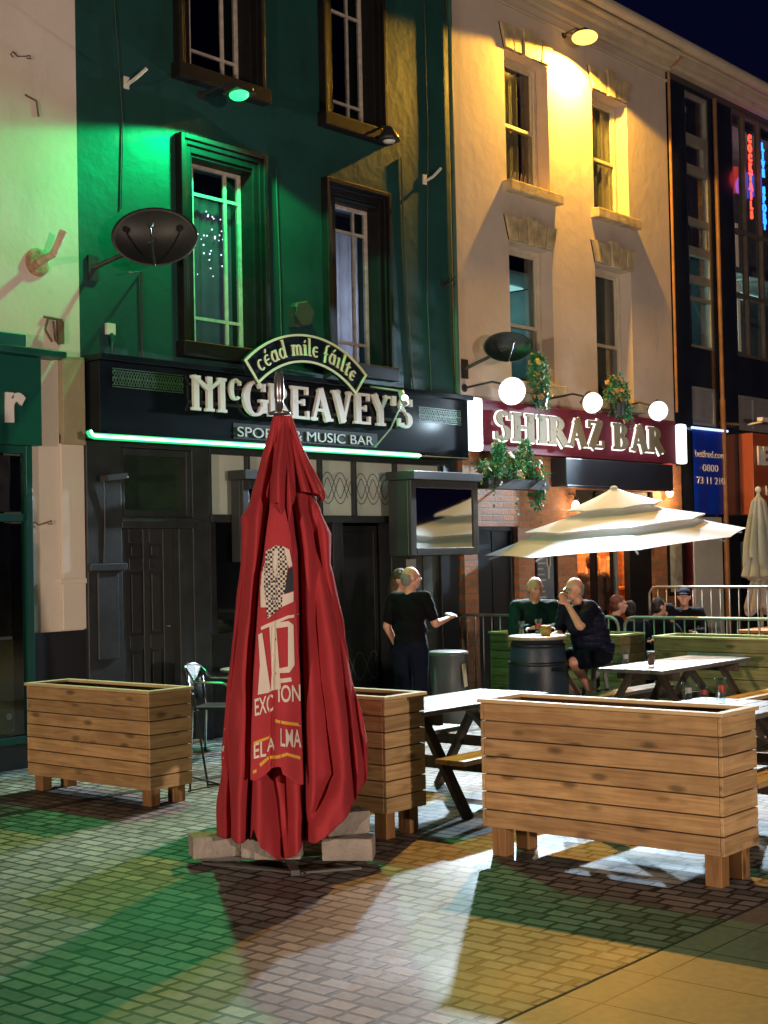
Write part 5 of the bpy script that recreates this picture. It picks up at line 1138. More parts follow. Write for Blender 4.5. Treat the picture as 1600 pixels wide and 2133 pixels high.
low = cloth_surface(LOW, lambda s: interp(HEML, s), 2.42, 4, .45, 3, back=1640, sharp=.8, creases=CREASES)
o = low.build('lower_canopy', red, rp, smooth=True); bv0 = BVHTree.FromPolygons([Vector(v) for v in low.v], low.f)
def hem_up(s): return interp([(-1, 1070), (-.75, 1098), (-.5, 1104), (-.42, 1060), (-.1, 1052), (0, 1075), (.12, 1092), (.22, 1060), (.5, 1030), (.8, 1036), (.9, 1052), (1, 1030)], s)
upm = cloth_surface(UPP, hem_up, 2.695, 5, .42, 11, nz=60, depth=1.12, twist=.3, sharp=.8, creases=CREASES_UP)
o2 = upm.build('upper_canopy', red, rp, smooth=True)
for q in (o, o2): sm = q.modifiers.new('thick', 'SOLIDIFY'); sm.thickness = .004
mb = MB(); mb.tube([(0, 0, .05), (0, 0, 2.9)], .024, 14); mb.build('pole', mat('brushed_pole', (.35, .35, .36), .3, metal=.9), rp, smooth=True)
mb = MB(); mb.lathe([(.020, 2.70), (.065, 2.705), (.068, 2.72), (.026, 2.73), (.026, 2.80), (.030, 2.81), (.030, 2.93), (.022, 2.95), (.018, 2.97)], seg=24); mb.build('finial', mat('grey_finial', (.25, .25, .27), .25, metal=.8), rp, smooth=True)
# the printed front panel hangs loose over the folds
LFT = [(1046, 566), (1120, 556), (1250, 541), (1400, 531), (1500, 527), (1600, 526)]; RGT = [(1046, 590), (1120, 606), (1250, 616), (1400, 624), (1500, 627), (1600, 630)]
def uat(tab, v):
    for a, b in zip(tab, tab[1:]):
        if v <= b[0]: return a[1] + (b[1] - a[1]) * (v - a[0]) / (b[0] - a[0])
    return tab[-1][1]
mb = MB(); nu, nv = 36, 90; vs = []
for j in range(nv + 1):
    prev = None; row = []
    for i in range(nu + 1):
        u = i / nu; vend = 1592 + 14 * math.sin(u * 7 + 1) - 26 * (1 - u) ** 2 * 0 + (8 if u > .6 else -4)
        v = 1046 + (vend - 1046) * j / nv; pxx = uat(LFT, v) + (uat(RGT, v) - uat(LFT, v)) * u
        x = (pxx - (600 - (1790 - v) * .018)) / 341; z = (1790 - v) / 342
        row.append([x, z, v, u])
    ys = []
    for x, z, v, u in row:
        h = bv0.ray_cast(Vector((x, -1.5, z)), Vector((0, 1, 0))); ys.append(h[0].y if h[0] else -.2)
    m_ = min(ys); av = sum(ys) / len(ys)
    for (x, z, v, u), y in zip(row, ys):
        f = j / nv
        vs.append((x, min(m_ + .02, av - .03) - .030 * f - .035 * math.sin(math.pi * u) * (.4 + f) - .020 * math.sin(u * 9 + 2.0 * f) * f + .05 * (abs(u - .42) < .05) * f * .5 - .02 * u, z))
mb.add(vs, [(j * (nu + 1) + i, j * (nu + 1) + i + 1, (j + 1) * (nu + 1) + i + 1, (j + 1) * (nu + 1) + i) for j in range(nv) for i in range(nu)])
fp = mb.build('printed_front_panel', red, rp, smooth=True); sm = fp.modifiers.new('thick', 'SOLIDIFY'); sm.thickness = .004; sm.offset = 0
bv_low = BVHTree.FromPolygons([Vector(v) for v in low.v] + [Vector(v) for v in mb.v], low.f + [tuple(i + len(low.v) for i in f) for f in mb.f])
# prints lie on the cloth
def drape(tris_src, name, m, off=.007, bv=bv_low, dens=.02):
    """flat outline pieces in (x, z) laid onto the front of the cloth"""
    bm = bmesh.new(); me = bpy.data.meshes.new(name)
    for poly in tris_src:
        f = bm.faces.new([bm.verts.new((x, 0, z)) for x, z in poly])
    bmesh.ops.triangulate(bm, faces=bm.faces[:])
    for it in range(6):
        es = [e for e in bm.edges if e.calc_length() > dens]
        if not es: break
        bmesh.ops.subdivide_edges(bm, edges=es, cuts=1); bmesh.ops.triangulate(bm, faces=[f for f in bm.faces if len(f.verts) > 3])
    dead = []
    for v in bm.verts:
        h = bv.ray_cast(Vector((v.co.x, -1.5, v.co.z)), Vector((0, 1, 0)))
        if h[0] is None: dead.append(v)
        else: v.co.y = h[0].y - off
    bmesh.ops.delete(bm, geom=dead, context='VERTS')
    # drop faces that would bridge from fold to fold
    bad = [f for f in bm.faces if max(v.co.y for v in f.verts) - min(v.co.y for v in f.verts) > .05]
    bmesh.ops.delete(bm, geom=bad, context='FACES'); bmesh.ops.recalc_face_normals(bm, faces=bm.faces)
    bm.to_mesh(me); bm.free(); me.materials.append(m)
    o = bpy.data.objects.new(name, me); COL.objects.link(o); o.parent = rp; return o
def P2(u, v): return ((u - (600 - (1790 - v) * .018)) / 341, (1790 - v) / 342)
def PL(pts): return [P2(*p) for p in pts]
wp = mat('cream_print', (.62, .56, .50), .8, var=.04); yp = mat('yellow_print', (.62, .34, .04), .8, var=.04); kp = mat('navy_print', (.02, .022, .035), .8)
drape([PL([(541, 1316), (549, 1312), (562, 1424), (566, 1432), (540, 1436), (547, 1424)]),
       PL([(563, 1296), (576, 1293), (581, 1418), (586, 1424), (565, 1430), (569, 1418)]), PL([(576, 1293), (601, 1290), (600, 1301), (577, 1304)]), PL([(601, 1290), (611, 1298), (613, 1378), (603, 1392), (600, 1380), (600, 1301)]), PL([(603, 1392), (580, 1393), (580, 1384), (600, 1380)]), PL([(584, 1404), (606, 1402), (608, 1410), (584, 1413)]),
       PL([(546, 1301), (556, 1296), (600, 1279), (625, 1277), (625, 1282), (600, 1285), (557, 1303), (547, 1307)])], 'printed_lettering', wp)
def print_text(body, u, v, hpx, slope, wpx):
    cu = bpy.data.curves.new('t', 'FONT'); cu.body = body; cu.size = hpx / 341 / .72; cu.offset = .002
    t_ = bpy.data.objects.new('t', cu); COL.objects.link(t_); dg = bpy.context.evaluated_depsgraph_get(); dg.update()
    me = bpy.data.meshes.new_from_object(t_.evaluated_get(dg)); bpy.data.objects.remove(t_)
    mx = max(v_.co.x for v_ in me.vertices); x0, z0 = P2(u, v)
    return [[(x0 + me.vertices[i].co.x / mx * wpx / 341, z0 + me.vertices[i].co.y - slope * me.vertices[i].co.x / mx * wpx / 341) for i in p.vertices] for p in me.polygons]
tx = print_text('EXC', 533, 1478, 34, -.25, 38) + print_text('ION', 579, 1450, 34, .02, 46) + print_text('EL', 531, 1560, 30, -.2, 26) + print_text('A', 559, 1546, 24, -.2, 16) + print_text('LMA', 584, 1534, 34, .18, 42)
drape(tx, 'printed_words', wp)
drape([PL([(532, 1528), (565, 1516), (565, 1521), (532, 1534)]), PL([(575, 1484), (627, 1496), (627, 1502), (575, 1490)]), PL([(543, 1570), (560, 1556), (598, 1548), (624, 1559), (624, 1565), (598, 1554), (561, 1562), (546, 1576)]), PL([(531, 1582), (538, 1580), (538, 1586), (531, 1588)]), PL([(458, 1564), (470, 1567), (470, 1572), (458, 1569)]), PL([(460, 1508), (472, 1510), (472, 1515), (460, 1513)])], 'printed_lines', yp)
drape([PL([(462, 1522), (467, 1522), (465, 1548), (460, 1548)]), PL([(468, 1545), (471, 1545), (470, 1556), (466, 1556)])], 'printed_words', wp)
# chequered cloth patch with pale and navy fields
ck, m_n, m_l, pb = None, None, None, None
m, n, l, p = nodes_of('check_print'); tc = n.new('ShaderNodeTexCoord'); mp = n.new('ShaderNodeMapping'); mp.inputs['Rotation'].default_value = (R(90), 0, 0); ch = n.new('ShaderNodeTexChecker'); ch.inputs['Scale'].default_value = 70
ch.inputs['Color1'].default_value = (.6, .56, .5, 1); ch.inputs['Color2'].default_value = (.02, .02, .03, 1); l.new(tc.outputs['Object'], mp.inputs[0]); l.new(mp.outputs[0], ch.inputs['Vector']); l.new(ch.outputs[0], p.inputs['Base Color']); p.inputs['Roughness'].default_value = .85
drape([PL([(556, 1150), (578, 1138), (592, 1142), (602, 1165), (596, 1215), (588, 1262), (560, 1285), (552, 1230), (553, 1180)])], 'printed_check', m)
drape([PL([(548, 1185), (553, 1180), (552, 1235), (557, 1262), (546, 1262), (545, 1215)]), PL([(592, 1142), (603, 1148), (609, 1180), (602, 1185), (602, 1165)]), PL([(590, 1238), (611, 1232), (611, 1252), (588, 1262)]), PL([(572, 1150), (580, 1146), (580, 1195), (573, 1202), (570, 1180)])], 'printed_pale_field', wp, .009)
drape([PL([(602, 1186), (610, 1184), (612, 1230), (592, 1236), (597, 1215)])], 'printed_navy_field', kp, .009)
# steel cross base and concrete blocks
mb = MB()
for a in (0.1, 1.65): mb.bar((-.52 * math.cos(a), -.52 * math.sin(a), .03), (.52 * math.cos(a), .52 * math.sin(a), .03), .05, .03)
mb.bar((-.5, -.12, .025), (.1, -.50, .025), .045, .012); mb.bar((.08, -.48, .026), (.42, -.42, .026), .04, .012); mb.build('cross_base', mat('dull_base_steel', (.10, .10, .10), .5, metal=.6), rp)
mb = MB(); mb.tube([(0, 0, .02), (0, 0, .32)], .04, 14); mb.build('socket', dark_metal, rp)
blk_m = mat('weathered_concrete', (.30, .27, .24), .9, var=.2, scale=9, bump=.9, bscale=30, grime=.3)
def block(lab, x, y, z, rz, L=.34, D_=.20, H=.135):
    t = thing('concrete_block', lab, 'concrete block', (0, 0, 0)); mb = MB()
    bm = bmesh.new(); bmesh.ops.create_cube(bm, size=1)
    for v in bm.verts: v.co = Vector((v.co.x * L, v.co.y * D_, v.co.z * H))
    bmesh.ops.bevel(bm, geom=bm.edges[:], offset=.012, segments=2, affect='EDGES', profile=.6); bmesh.ops.subdivide_edges(bm, edges=[e for e in bm.edges if e.calc_length() > .05], cuts=4, use_grid_fill=True)
    for v in bm.verts: v.co += v.co.normalized() * .006 * noise.noise(v.co * 18 + Vector((x, y, z)) * 7)
    me = bpy.data.meshes.new('concrete_block'); bm.to_mesh(me); bm.free(); me.materials.append(blk_m)
    bpy.data.objects.remove(t); o = bpy.data.objects.new('concrete_block', me); COL.objects.link(o); q = rp.matrix_world @ Vector((x, y, 0)); o.location = (q.x, q.y, z + H / 2); o.rotation_euler = (0, 0, rp.rotation_euler.z + rz)
    return tag(o, lab, 'concrete block', 'concrete blocks weighing down the red parasol')
block('leftmost concrete block under the red parasol', -.44, -.02, .047, .22, .29, .19, .13)
block('front concrete block under the lowest tip of the red cloth', -.05, -.13, .047, -.12, .28, .20, .115)
block('lower right concrete block lying beneath another block', .36, -.24, .047, -.16, .30, .19, .13)
block('upper right concrete block stacked on another block', .34, -.14, .178, .30, .27, .19, .135)
block('rear concrete block half hidden behind the front block', -.15, -.06, .047, 1.2, .26, .18, .16)
# ================================================================== people
skin = mat('skin', (.46, .24, .16), .5, var=.08, scale=12); skin_p = mat('pink_skin', (.56, .29, .20), .42, var=.08, scale=12)
def vox(mb, name, m, parent, size=.008, smooth_it=6, disp=0.0, dscale=8.0, seed=0.0):
    o = mb.build(name, m, None); r_ = o.modifiers.new('r', 'REMESH'); r_.mode = 'VOXEL'; r_.voxel_size = size
    s_ = o.modifiers.new('s', 'SMOOTH'); s_.iterations = smooth_it; s_.factor = .5
    dg = bpy.context.evaluated_depsgraph_get(); dg.update(); me = bpy.data.meshes.new_from_object(o.evaluated_get(dg)); bpy.data.objects.remove(o)
    if disp:
        for v in me.vertices:
            d_ = noise.noise(Vector((v.co.x * dscale, v.co.y * dscale, v.co.z * dscale * .55 + seed))); d2 = noise.noise(v.co * dscale * 2.3 + Vector((seed, 0, 0)))
            v.co += v.normal * disp * (d_ + .5 * d2)
    me.polygons.foreach_set('use_smooth', [True] * len(me.polygons)); me.name = name; me.materials.clear(); me.materials.append(m)
    n_ = bpy.data.objects.new(name, me); COL.objects.link(n_); n_.parent = parent; return n_
def V(*a): return Vector(a)
def limb(mb, pts, rs, seg=14):
    pts = [Vector(p) for p in pts]
    for i in range(len(pts) - 1): mb.tube([pts[i], pts[i + 1]], [rs[i], rs[i + 1]], seg)
    for p, r in zip(pts, rs): mb.ell(p, r, None, seg, 8)
def head_mesh(mb, c, yaw_, pit, s=1.0):
    q = (Matrix.Rotation(yaw_, 3, 'Z') @ Matrix.Rotation(pit, 3, 'X')); c = Vector(c)
    E = lambda x, y, z, r: mb.ell(c + q @ (V(x, y, z) * s), tuple(k * s for k in r), q)
    E(0, -.012, .025, (.076, .094, .092)); E(0, .020, -.035, (.060, .066, .080)); E(0, .045, -.078, (.036, .036, .030))
    mb.tube([c + q @ (V(0, .078, .018) * s), c + q @ (V(0, .108, -.018) * s)], [.010 * s, .017 * s], 10); E(0, .100, -.020, (.018, .016, .012))
    E(0, .076, .030, (.050, .016, .012)); E(0, .079, -.052, (.024, .012, .007)); E(0, .077, -.064, (.022, .012, .007))
    for sx in (-1, 1): E(sx * .079, -.005, -.005, (.010, .022, .034)); E(sx * .045, .055, -.02, (.022, .022, .022))
    return q
def hand(mb, w, d, nrm, curl=.5, side=1, s=1.0):
    """wrist, direction of the fingers, palm normal; five separate fingers"""
    d = Vector(d).normalized(); nrm = Vector(nrm); nrm = (nrm - d * nrm.dot(d)).normalized(); sd = d.cross(nrm) * side; w = Vector(w)
    mb.ell(w + d * .045 * s, (.040 * s, .048 * s, .016 * s), Matrix((sd, d, nrm)).transposed(), 12, 8)
    for k, (off, L) in enumerate(((-.030, .068), (-.010, .078), (.010, .073), (.029, .058))):
        p = w + d * .082 * s + sd * off * s; pts = [w + d * .05 * s + sd * off * s * .8, p]; dd = d.copy(); ax = sd
        for j, f in enumerate((.45, .32, .25)):
            dd = (Matrix.Rotation(-curl * (.5 + .35 * j) * side * 1.0, 3, sd) @ dd) if True else dd
            if (dd - d).dot(nrm) < 0 and j == 0: pass
            p = p + dd * L * f * s; pts.append(p)
        limb(mb, pts, [.011 * s, .0105 * s, .0095 * s, .009 * s, .008 * s], 8)
    p0 = w + d * .02 * s - sd * .028 * s; p1 = p0 - sd * .030 * s + d * .028 * s + nrm * .01; p2 = p1 + d * .030 * s + nrm * .014 * s
    limb(mb, [p0, p1, p2], [.014 * s, .012 * s, .010 * s], 8)
def person(lab, loc, rz, J, skin_m=skin, top=None, top_long=False, bottom=None, shorts=False, shoe=None, hair=None, hair_kind=None, cap=None, vest=None, build=1.0, hands=True, group=None, detail=.009, face=(0, 0), tilt=.0):
    t = thing('person', lab, 'person', loc, rz, group)
    b = build; P, C, N, H = J['P'], J['C'], J['N'], J['H']
    body = MB(); q = head_mesh(body, H, *face)
    limb(body, [N - V(0, 0, .10), N, H - V(0, .01, .06)], [.062 * b, .055 * b, .052], 14)
    body.ell(C, (.145 * b, .10 * b, .17)); body.ell((P + C) / 2, (.13 * b, .10 * b, .17)); body.ell(P, (.145 * b, .11 * b, .12))
    limb(body, [J['SL'], C + V(0, 0, .10), J['SR']], [.05, .07, .05])
    for s_ in 'LR':
        limb(body, [J['S' + s_], J['E' + s_], J['W' + s_]], [.048 * b, .040 * b, .026])
        if hands: hand(body, J['W' + s_], J['D' + s_], J['K' + s_], J.get('curl' + s_, .5), 1 if s_ == 'R' else -1)
        hp = P + V(.09 * (1 if s_ == 'R' else -1), 0, -.04)
        limb(body, [hp, J['N' + s_], J['A' + s_]], [.082 * b, .054 * b, .036])
        limb(body, [J['A' + s_], J['A' + s_] + J['T' + s_] * .5], [.036, .030])
    vox(body, 'body', skin_m, t, detail, 5)
    if top:
        m_ = MB(); m_.ell(C + V(0, 0, .02), (.182 * b, .128 * b, .19)); m_.ell((P + C) / 2, (.165 * b, .130 * b, .20)); m_.ell(P + V(0, 0, .02), (.172 * b, .135 * b, .13))
        limb(m_, [J['SL'], C + V(0, 0, .12), J['SR']], [.068 * b, .09 * b, .068 * b]); m_.ell(N - V(0, 0, .07), (.09, .085, .05))
        for s_ in 'LR':
            if top_long: limb(m_, [J['S' + s_], J['E' + s_], J['W' + s_]], [.070 * b, .058 * b, .042])
            else: e = J['S' + s_].lerp(J['E' + s_], .72); limb(m_, [J['S' + s_], e], [.070 * b, .062 * b])
        vox(m_, 'jacket' if top_long else 'shirt', top, t, detail + .002, 3, .017, 8, loc[0])
    if vest:
        m_ = MB(); m_.ell(C + V(0, 0, .01), (.200 * b, .150 * b, .20)); m_.ell((P + C) / 2, (.190 * b, .155 * b, .21)); m_.ell(P + V(0, 0, .03), (.192 * b, .155 * b, .13)); m_.ell(N - V(0, .01, .06), (.10, .09, .06))
        o = vox(m_, 'quilted_gilet', vest, t, detail + .001, 3)
        for v in o.data.vertices: v.co += v.normal * .010 * abs(math.sin(v.co.z * math.pi / .075))
    if bottom:
        m_ = MB(); m_.ell(P, (.165 * b, .130 * b, .13))
        for s_ in 'LR':
            hp = P + V(.09 * (1 if s_ == 'R' else -1), 0, -.04)
            if shorts: limb(m_, [hp, hp.lerp(J['N' + s_], .85)], [.105 * b, .088 * b])
            else: limb(m_, [hp, J['N' + s_], J['A' + s_] + (J['N' + s_] - J['A' + s_]) * .08], [.100 * b, .070 * b, .055 * b])
        vox(m_, 'shorts' if shorts else 'trousers', bottom, t, detail + .002, 4, .008, 8, loc[1])
    if shoe:
        for s_ in 'LR':
            m_ = MB(); d_ = J['T' + s_].normalized(); a_ = J['A' + s_]; dn = V(0, 0, -.045) if abs(d_.z) < .6 else V(0, 0, 0)
            limb(m_, [a_ + dn - d_ * .04, a_ + dn + d_ * .08, a_ + dn + d_ * .16], [.042, .040, .032]); vox(m_, 'shoe', shoe, t, .009, 3)
    Hq = lambda x, y, z: H + q @ V(x, y, z)
    e_ = MB()
    for sx in (-1, 1): e_.ell(Hq(sx * .030, .084, .012), (.009, .006, .006), q, 8, 6)
    e_.build('eyes', mat('eye_dark', (.03, .02, .02), .3), t, smooth=True)
    if hair:
        m_ = MB()
        if hair_kind == 'short': m_.ell(Hq(0, -.022, .040), (.082, .094, .088), q); m_.ell(Hq(0, -.045, -.01), (.074, .07, .08), q)
        elif hair_kind == 'long': m_.ell(Hq(0, -.024, .035), (.088, .098, .096), q); limb(m_, [Hq(0, -.06, 0), Hq(0, -.085, -.12), Hq(0, -.09, -.22)], [.085, .085, .055])
        elif hair_kind == 'stubble': m_.ell(Hq(0, -.040, .005), (.0785, .074, .070), q); m_.ell(Hq(0, -.05, -.03), (.070, .055, .06), q)
        elif hair_kind == 'patch': m_.ell(Hq(0, -.045, .065), (.060, .062, .062), q)
        vox(m_, 'hair', hair, t, .008, 3, .006, 30)
    if cap:
        m_ = MB(); m_.ell(Hq(0, -.015, .055), (.088, .106, .078), q); m_.ell(Hq(0, .125, .050), (.062, .075, .012), q); vox(m_, 'cap', cap, t, .007, 3)
    return t
def stand(h=1.70):
    k = h / 1.70
    J = dict(P=V(0, 0, .93), C=V(0, 0, 1.22), N=V(0, .0, 1.45), H=V(0, .03, 1.580), SL=V(-.185, 0, 1.38), SR=V(.185, 0, 1.38), EL=V(-.25, -.02, 1.10), ER=V(.25, -.02, 1.10), WL=V(-.26, .05, .86), WR=V(.26, .05, .86),
             DL=V(0, .1, -1), DR=V(0, .1, -1), KL=V(1, 0, 0), KR=V(-1, 0, 0), NL=V(-.10, .02, .49), NR=V(.10, .02, .49), AL=V(-.11, -.02, .09), AR=V(.11, -.02, .09), TL=V(-.03, .16, -.03), TR=V(.03, .16, -.03))
    return {a: (v * k if a in ('P', 'C', 'N', 'H', 'SL', 'SR', 'EL', 'ER', 'WL', 'WR', 'NL', 'NR', 'AL', 'AR') else v) for a, v in J.items()}
def sit(h, lean=.12):
    return dict(P=V(0, 0, h + .11), C=V(0, lean * .6, h + .40), N=V(0, lean, h + .60), H=V(0, lean + .05, h + .735), SL=V(-.19, lean, h + .545), SR=V(.19, lean, h + .545), EL=V(-.25, lean + .10, h + .29), ER=V(.25, lean + .10, h + .29),
                WL=V(-.13, lean + .31, h + .30), WR=V(.13, lean + .31, h + .30), DL=V(.3, 1, -.1), DR=V(-.3, 1, -.1), KL=V(0, 0, -1), KR=V(0, 0, -1),
                NL=V(-.15, .44, h + .06), NR=V(.15, .44, h + .06), AL=V(-.14, .38, max(.09, h - .38)), AR=V(.14, .38, max(.09, h - .38)), TL=V(0, .16, -.02), TR=V(0, .16, -.02))
def heading(dx, dy): return math.atan2(dy, dx) - math.pi / 2
navy = mat('navy_cloth', (.005, .007, .016), .85, var=.2, spec=.12); blackc = mat('black_cloth', (.004, .004, .006), .85, var=.2, spec=.12); dgreen = mat('dark_green_jacket', (.003, .022, .018), .75, var=.2, spec=.12); brownj = mat('brown_jacket', (.06, .030, .016), .8, var=.2)
gilet = mat('navy_gilet', (.009, .010, .028), .45, var=.15, spec=.12); jean = mat('dark_jeans', (.005, .008, .020), .9, var=.2, spec=.12); shoe_d = mat('dark_trainer', (.04, .04, .042), .6); shoe_w = mat('pale_trainer', (.35, .33, .30), .6)
haird = mat('dark_hair', (.012, .009, .007), .6); hairr = mat('auburn_hair', (.16, .035, .018), .55, var=.2); grey_st = mat('grey_stubble', (.20, .19, .175), .8, var=.15)
J = stand(1.70); J.update(ER=V(.27, .06, 1.12), WR=V(.26, .30, 1.16), DR=V(0, 1, .2), KR=V(0, 0, 1), curlR=.25, EL=V(-.27, -.04, 1.09), WL=V(-.25, .10, .87), DL=V(.15, .25, -1))
p = person('bald worker in black t-shirt standing before the pub door holding something white', (11.38, -1.52, 0), heading(1, .05), J, skin_p, top=blackc, bottom=jean, shoe=shoe_d, hair=grey_st, hair_kind='stubble', face=(R(-35), 0), build=1.08)
mb = MB(); mb.box(-.05, .05, -.04, .05, 0, .02, Matrix.Rotation(.3, 3, 'X')); o = mb.build('white_packet', mat('white_cloth', (.6, .6, .58), .7), None, bevel=.005); o.location = p.matrix_world @ V(.25, .37, 1.185); tag(o, 'small white packet in the hand of the worker in black', 'packet')
person('dark clothed person with brown hair mostly hidden behind the bald worker', (12.14, -.76, 0), heading(.4, -.9), stand(1.66), skin, top=blackc, top_long=True, bottom=jean, shoe=shoe_d, hair=mat('brown_hair', (.05, .018, .012), .6), hair_kind='long', face=(R(-20), 0), detail=.012)
J = sit(.70, .10); J.update(WL=V(-.10, .42, .70 + .33), WR=V(.12, .42, .70 + .33))
person('bald man in dark green jacket seated behind the barrel facing out', (12.86, -2.02, 0), heading(-.72, -.69), J, skin_p, top=dgreen, top_long=True, bottom=navy, shoe=shoe_d, hair=grey_st, hair_kind='stubble', face=(R(14), R(-14)), build=1.1)
J = sit(.70, .22); J.update(EL=V(-.24, .42, 1.08), WL=V(-.12, .48, 1.30), DL=V(.5, .35, .8), KL=V(1, 0, 0), curlL=1.0, ER=V(.28, .22, .98), WR=V(.16, .42, .98), NL=V(-.16, .44, .72), NR=V(.16, .42, .70), AL=V(-.13, .16, .36), AR=V(.13, .12, .34), TL=V(0, .14, -.08), TR=V(0, .14, -.08), curlR=.4)
# near arm is the left one seen from the square: it lifts the glass
p = person('bald man in quilted navy gilet and shorts drinking on a tall stool', (12.62, -2.93, 0), heading(-.97, .26), J, skin_p, top=navy, vest=gilet, bottom=navy, shorts=True, shoe=shoe_w, hair=grey_st, hair_kind='stubble', face=(R(0), R(-8)), build=1.15)
t = pint_glass('nearly empty glass raised to the mouth of the man in the gilet', 0, 0, 0, .3, .15, .038); t.location = p.matrix_world @ V(-.045, .52, 1.34); t.rotation_euler = (R(50), 0, heading(-.97, .26))
person('person in brown jacket seen from behind inside the bar opening', (18.0, .42, 0), heading(.4, .9), stand(1.74), skin, top=brownj, top_long=True, bottom=navy, shoe=shoe_d, hair=brownj, hair_kind='short', build=1.25, face=(R(-20), R(-15)), detail=.012)
def sitter(lab, x, y, dz, hd, **k):
    J = sit(.42 + dz, .08); return person(lab, (x, y, 0), heading(*hd), J, k.pop('sk', skin), detail=.012, shoe=shoe_d, bottom=navy, top_long=True, group=None, **k)
sitter('person with auburn hair seated behind the barrier beside the gilet man', 15.05, -1.62, .0, (.7, -.7), top=blackc, hair=hairr, hair_kind='short', sk=skin_p)
sitter('dark haired person seated with head low left of the pair at the barrier', 15.55, -1.66, -.09, (.6, .7), top=navy, hair=haird, hair_kind='short')
sitter('dark haired person turned aside in the middle of the seated group', 16.25, -1.52, -.08, (.9, -.4), top=blackc, hair=haird, hair_kind='short')
sitter('person in dark hood seated low in the middle of the group', 16.55, -1.72, -.16, (-.3, .9), top=blackc, hair=blackc, hair_kind='short')
sitter('man in dark baseball cap seated at the right of the group facing left', 17.15, -1.52, .02, (-.75, -.35), top=blackc, cap=navy, sk=skin_p)
t = thing('timber_bench', 'long low timber bench under the seated group behind the barrier', 'bench', (16.1, -1.62, 0)); mb = MB(); mb.box(-1.5, 1.5, -.20, .20, .38, .42); mb.build('seat', leg_dark, t)
for sx in (-1.3, 1.3): mb = MB(); mb.box(sx - .04, sx + .04, -.18, .18, 0, .38); mb.build('leg', leg_dark, t)
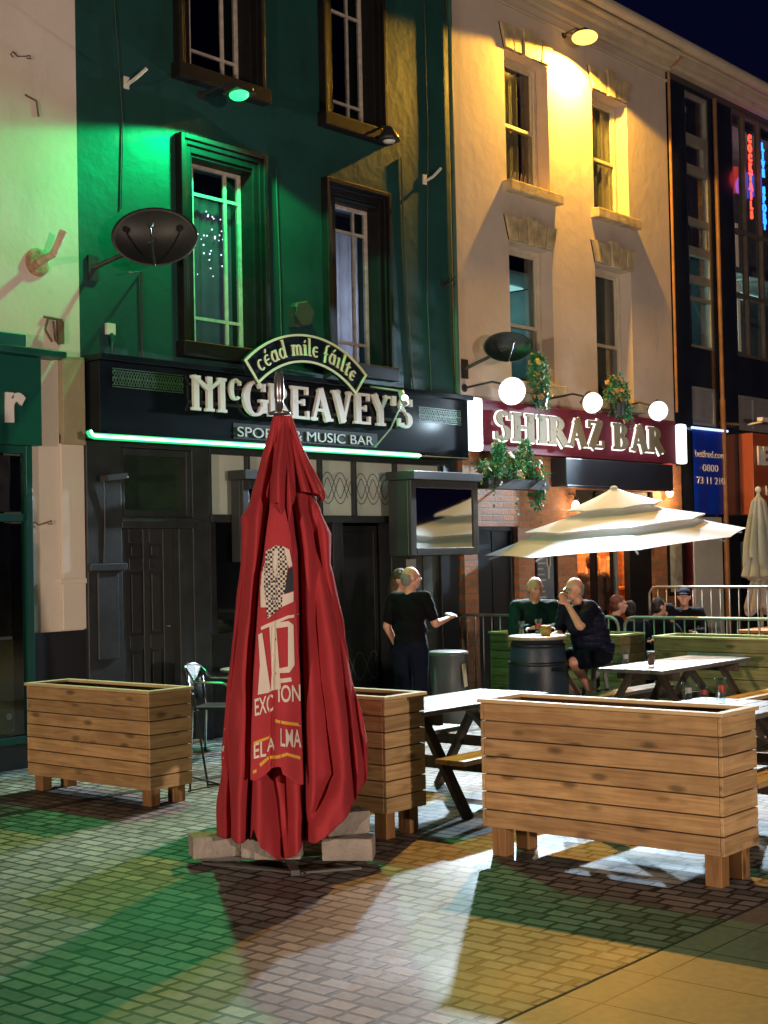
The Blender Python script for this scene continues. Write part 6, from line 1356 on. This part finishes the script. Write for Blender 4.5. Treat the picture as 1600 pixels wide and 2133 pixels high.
# ================================================================== flowers
leafm = mat('leaf_green', (.05, .22, .09), .5, var=.4, scale=9); leafy = mat('leaf_dull', (.10, .12, .04), .55, var=.4, scale=9)
def flowers(name, lab, loc, clumps, nleaf, nflow, cols, seed, hang=0.0):
    t = thing(name, lab, 'flowers', loc); rg = random.Random(seed)
    def pt(sh=1.0):
        c, r = clumps[rg.randrange(len(clumps))]; d = V(rg.gauss(0, 1), rg.gauss(0, 1), rg.gauss(0, 1)).normalized() * (rg.random() ** .4) * sh
        return Vector(c) + V(d.x * r[0], d.y * r[1], d.z * r[2])
    mb = MB()
    for k in range(nleaf):
        p = pt(); s_ = rg.uniform(.026, .055); q = Matrix.Rotation(rg.uniform(0, 6.3), 3, 'Z') @ Matrix.Rotation(rg.uniform(-1.2, 1.2), 3, 'X')
        mb.add([p + q @ V(*c) for c in ((0, 0, 0), (s_ * .45, s_ * .8, s_ * .2), (0, s_ * 1.9, 0), (-s_ * .45, s_ * .8, s_ * .2))], [(0, 1, 2), (0, 2, 3)])
    mb.build('foliage', leafm, t)
    if hang:
        mb = MB()
        for k in range(9):
            p = pt(); L = rg.uniform(.5, 1) * hang
            for j in range(26):
                f = j / 25; c = p + V(.04 * math.sin(f * 5 + k), -.02, -L * f); s_ = .03; q = Matrix.Rotation(rg.uniform(0, 6.3), 3, 'Z') @ Matrix.Rotation(rg.uniform(-1, 1), 3, 'X')
                mb.add([c + q @ V(*cc) for cc in ((0, 0, 0), (s_ * .4, s_ * .7, 0), (0, s_ * 1.6, 0), (-s_ * .4, s_ * .7, 0))], [(0, 1, 2), (0, 2, 3)])
        mb.build('trailing_foliage', leafm, t)
    for ci, cm in enumerate(cols):
        mb = MB()
        for k in range(nflow // len(cols)):
            p = pt(1.05); p.y = min(p.y, loc[1] * 0 + p.y); s_ = rg.uniform(.030, .050); q = Matrix.Rotation(rg.uniform(-.8, .8), 3, 'Z') @ Matrix.Rotation(rg.uniform(.6, 2.0), 3, 'X')
            for j in range(5):
                a = j * 1.257; mb.ell(p + q @ V(math.cos(a) * s_ * .62, math.sin(a) * s_ * .62, 0), (s_ * .55, s_ * .5, s_ * .25), q, 7, 4)
            mb.ell(p + q @ V(0, 0, .006), s_ * .3, None, 6, 4)
        mb.build('blossoms', cm, t, smooth=True)
    return t
fw = mat('white_petal', (.62, .58, .50), .6, var=.1); fr_ = mat('red_petal', (.42, .02, .025), .55, var=.1); fy = mat('yellow_petal', (.60, .42, .10), .6, var=.15); fo = mat('peach_petal', (.60, .33, .12), .6, var=.15)
t = flowers('flower_basket', 'wide hanging trough of red, white and yellow flowers left below the maroon sign', (14.80, -.42, 2.82), [((-.45, 0, -.02), (.28, .13, .18)), ((0, 0, .06), (.30, .15, .20)), ((.45, 0, .0), (.30, .13, .20)), ((-.25, 0, .22), (.09, .08, .16)), ((.30, 0, .24), (.08, .08, .16)), ((.55, .0, -.25), (.14, .10, .2))], 2200, 84, [fw, fr_, fy, fw], 4, .55)
mb = MB(); mb.box(-.65, .65, -.12, .12, -.22, -.10); mb.tube([(-.5, .1, -.12), (-.5, .36, -.05)], .012); mb.tube([(.5, .1, -.12), (.5, .36, -.05)], .012); mb.build('trough', dark_metal, t)
t = flowers('flower_bunch', 'tall bunch of peach flowers on the maroon sign beside the left cool floodlight', (15.66, -.30, 4.0), [((0, 0, .12), (.20, .12, .20)), ((.04, 0, -.05), (.17, .12, .16)), ((-.04, 0, .3), (.12, .1, .10)), ((.02, 0, -.2), (.16, .1, .14))], 800, 60, [fo, fo, fy], 8, .25)
mb = MB(); mb.lathe([(.09, -.30), (.11, -.12)], seg=16); mb.build('pot', dark_metal, t)
t = flowers('flower_bunch', 'bunch of peach flowers on the maroon sign beside the right cool floodlight', (17.62, -.30, 4.0), [((0, 0, .10), (.22, .12, .18)), ((.1, 0, .0), (.17, .12, .16)), ((.22, 0, -.22), (.14, .1, .18)), ((-.16, 0, -.0), (.12, .1, .10))], 650, 45, [fo, fy, fo], 9, .4)
mb = MB(); mb.lathe([(.09, -.30), (.11, -.12)], seg=16); mb.build('pot', dark_metal, t)
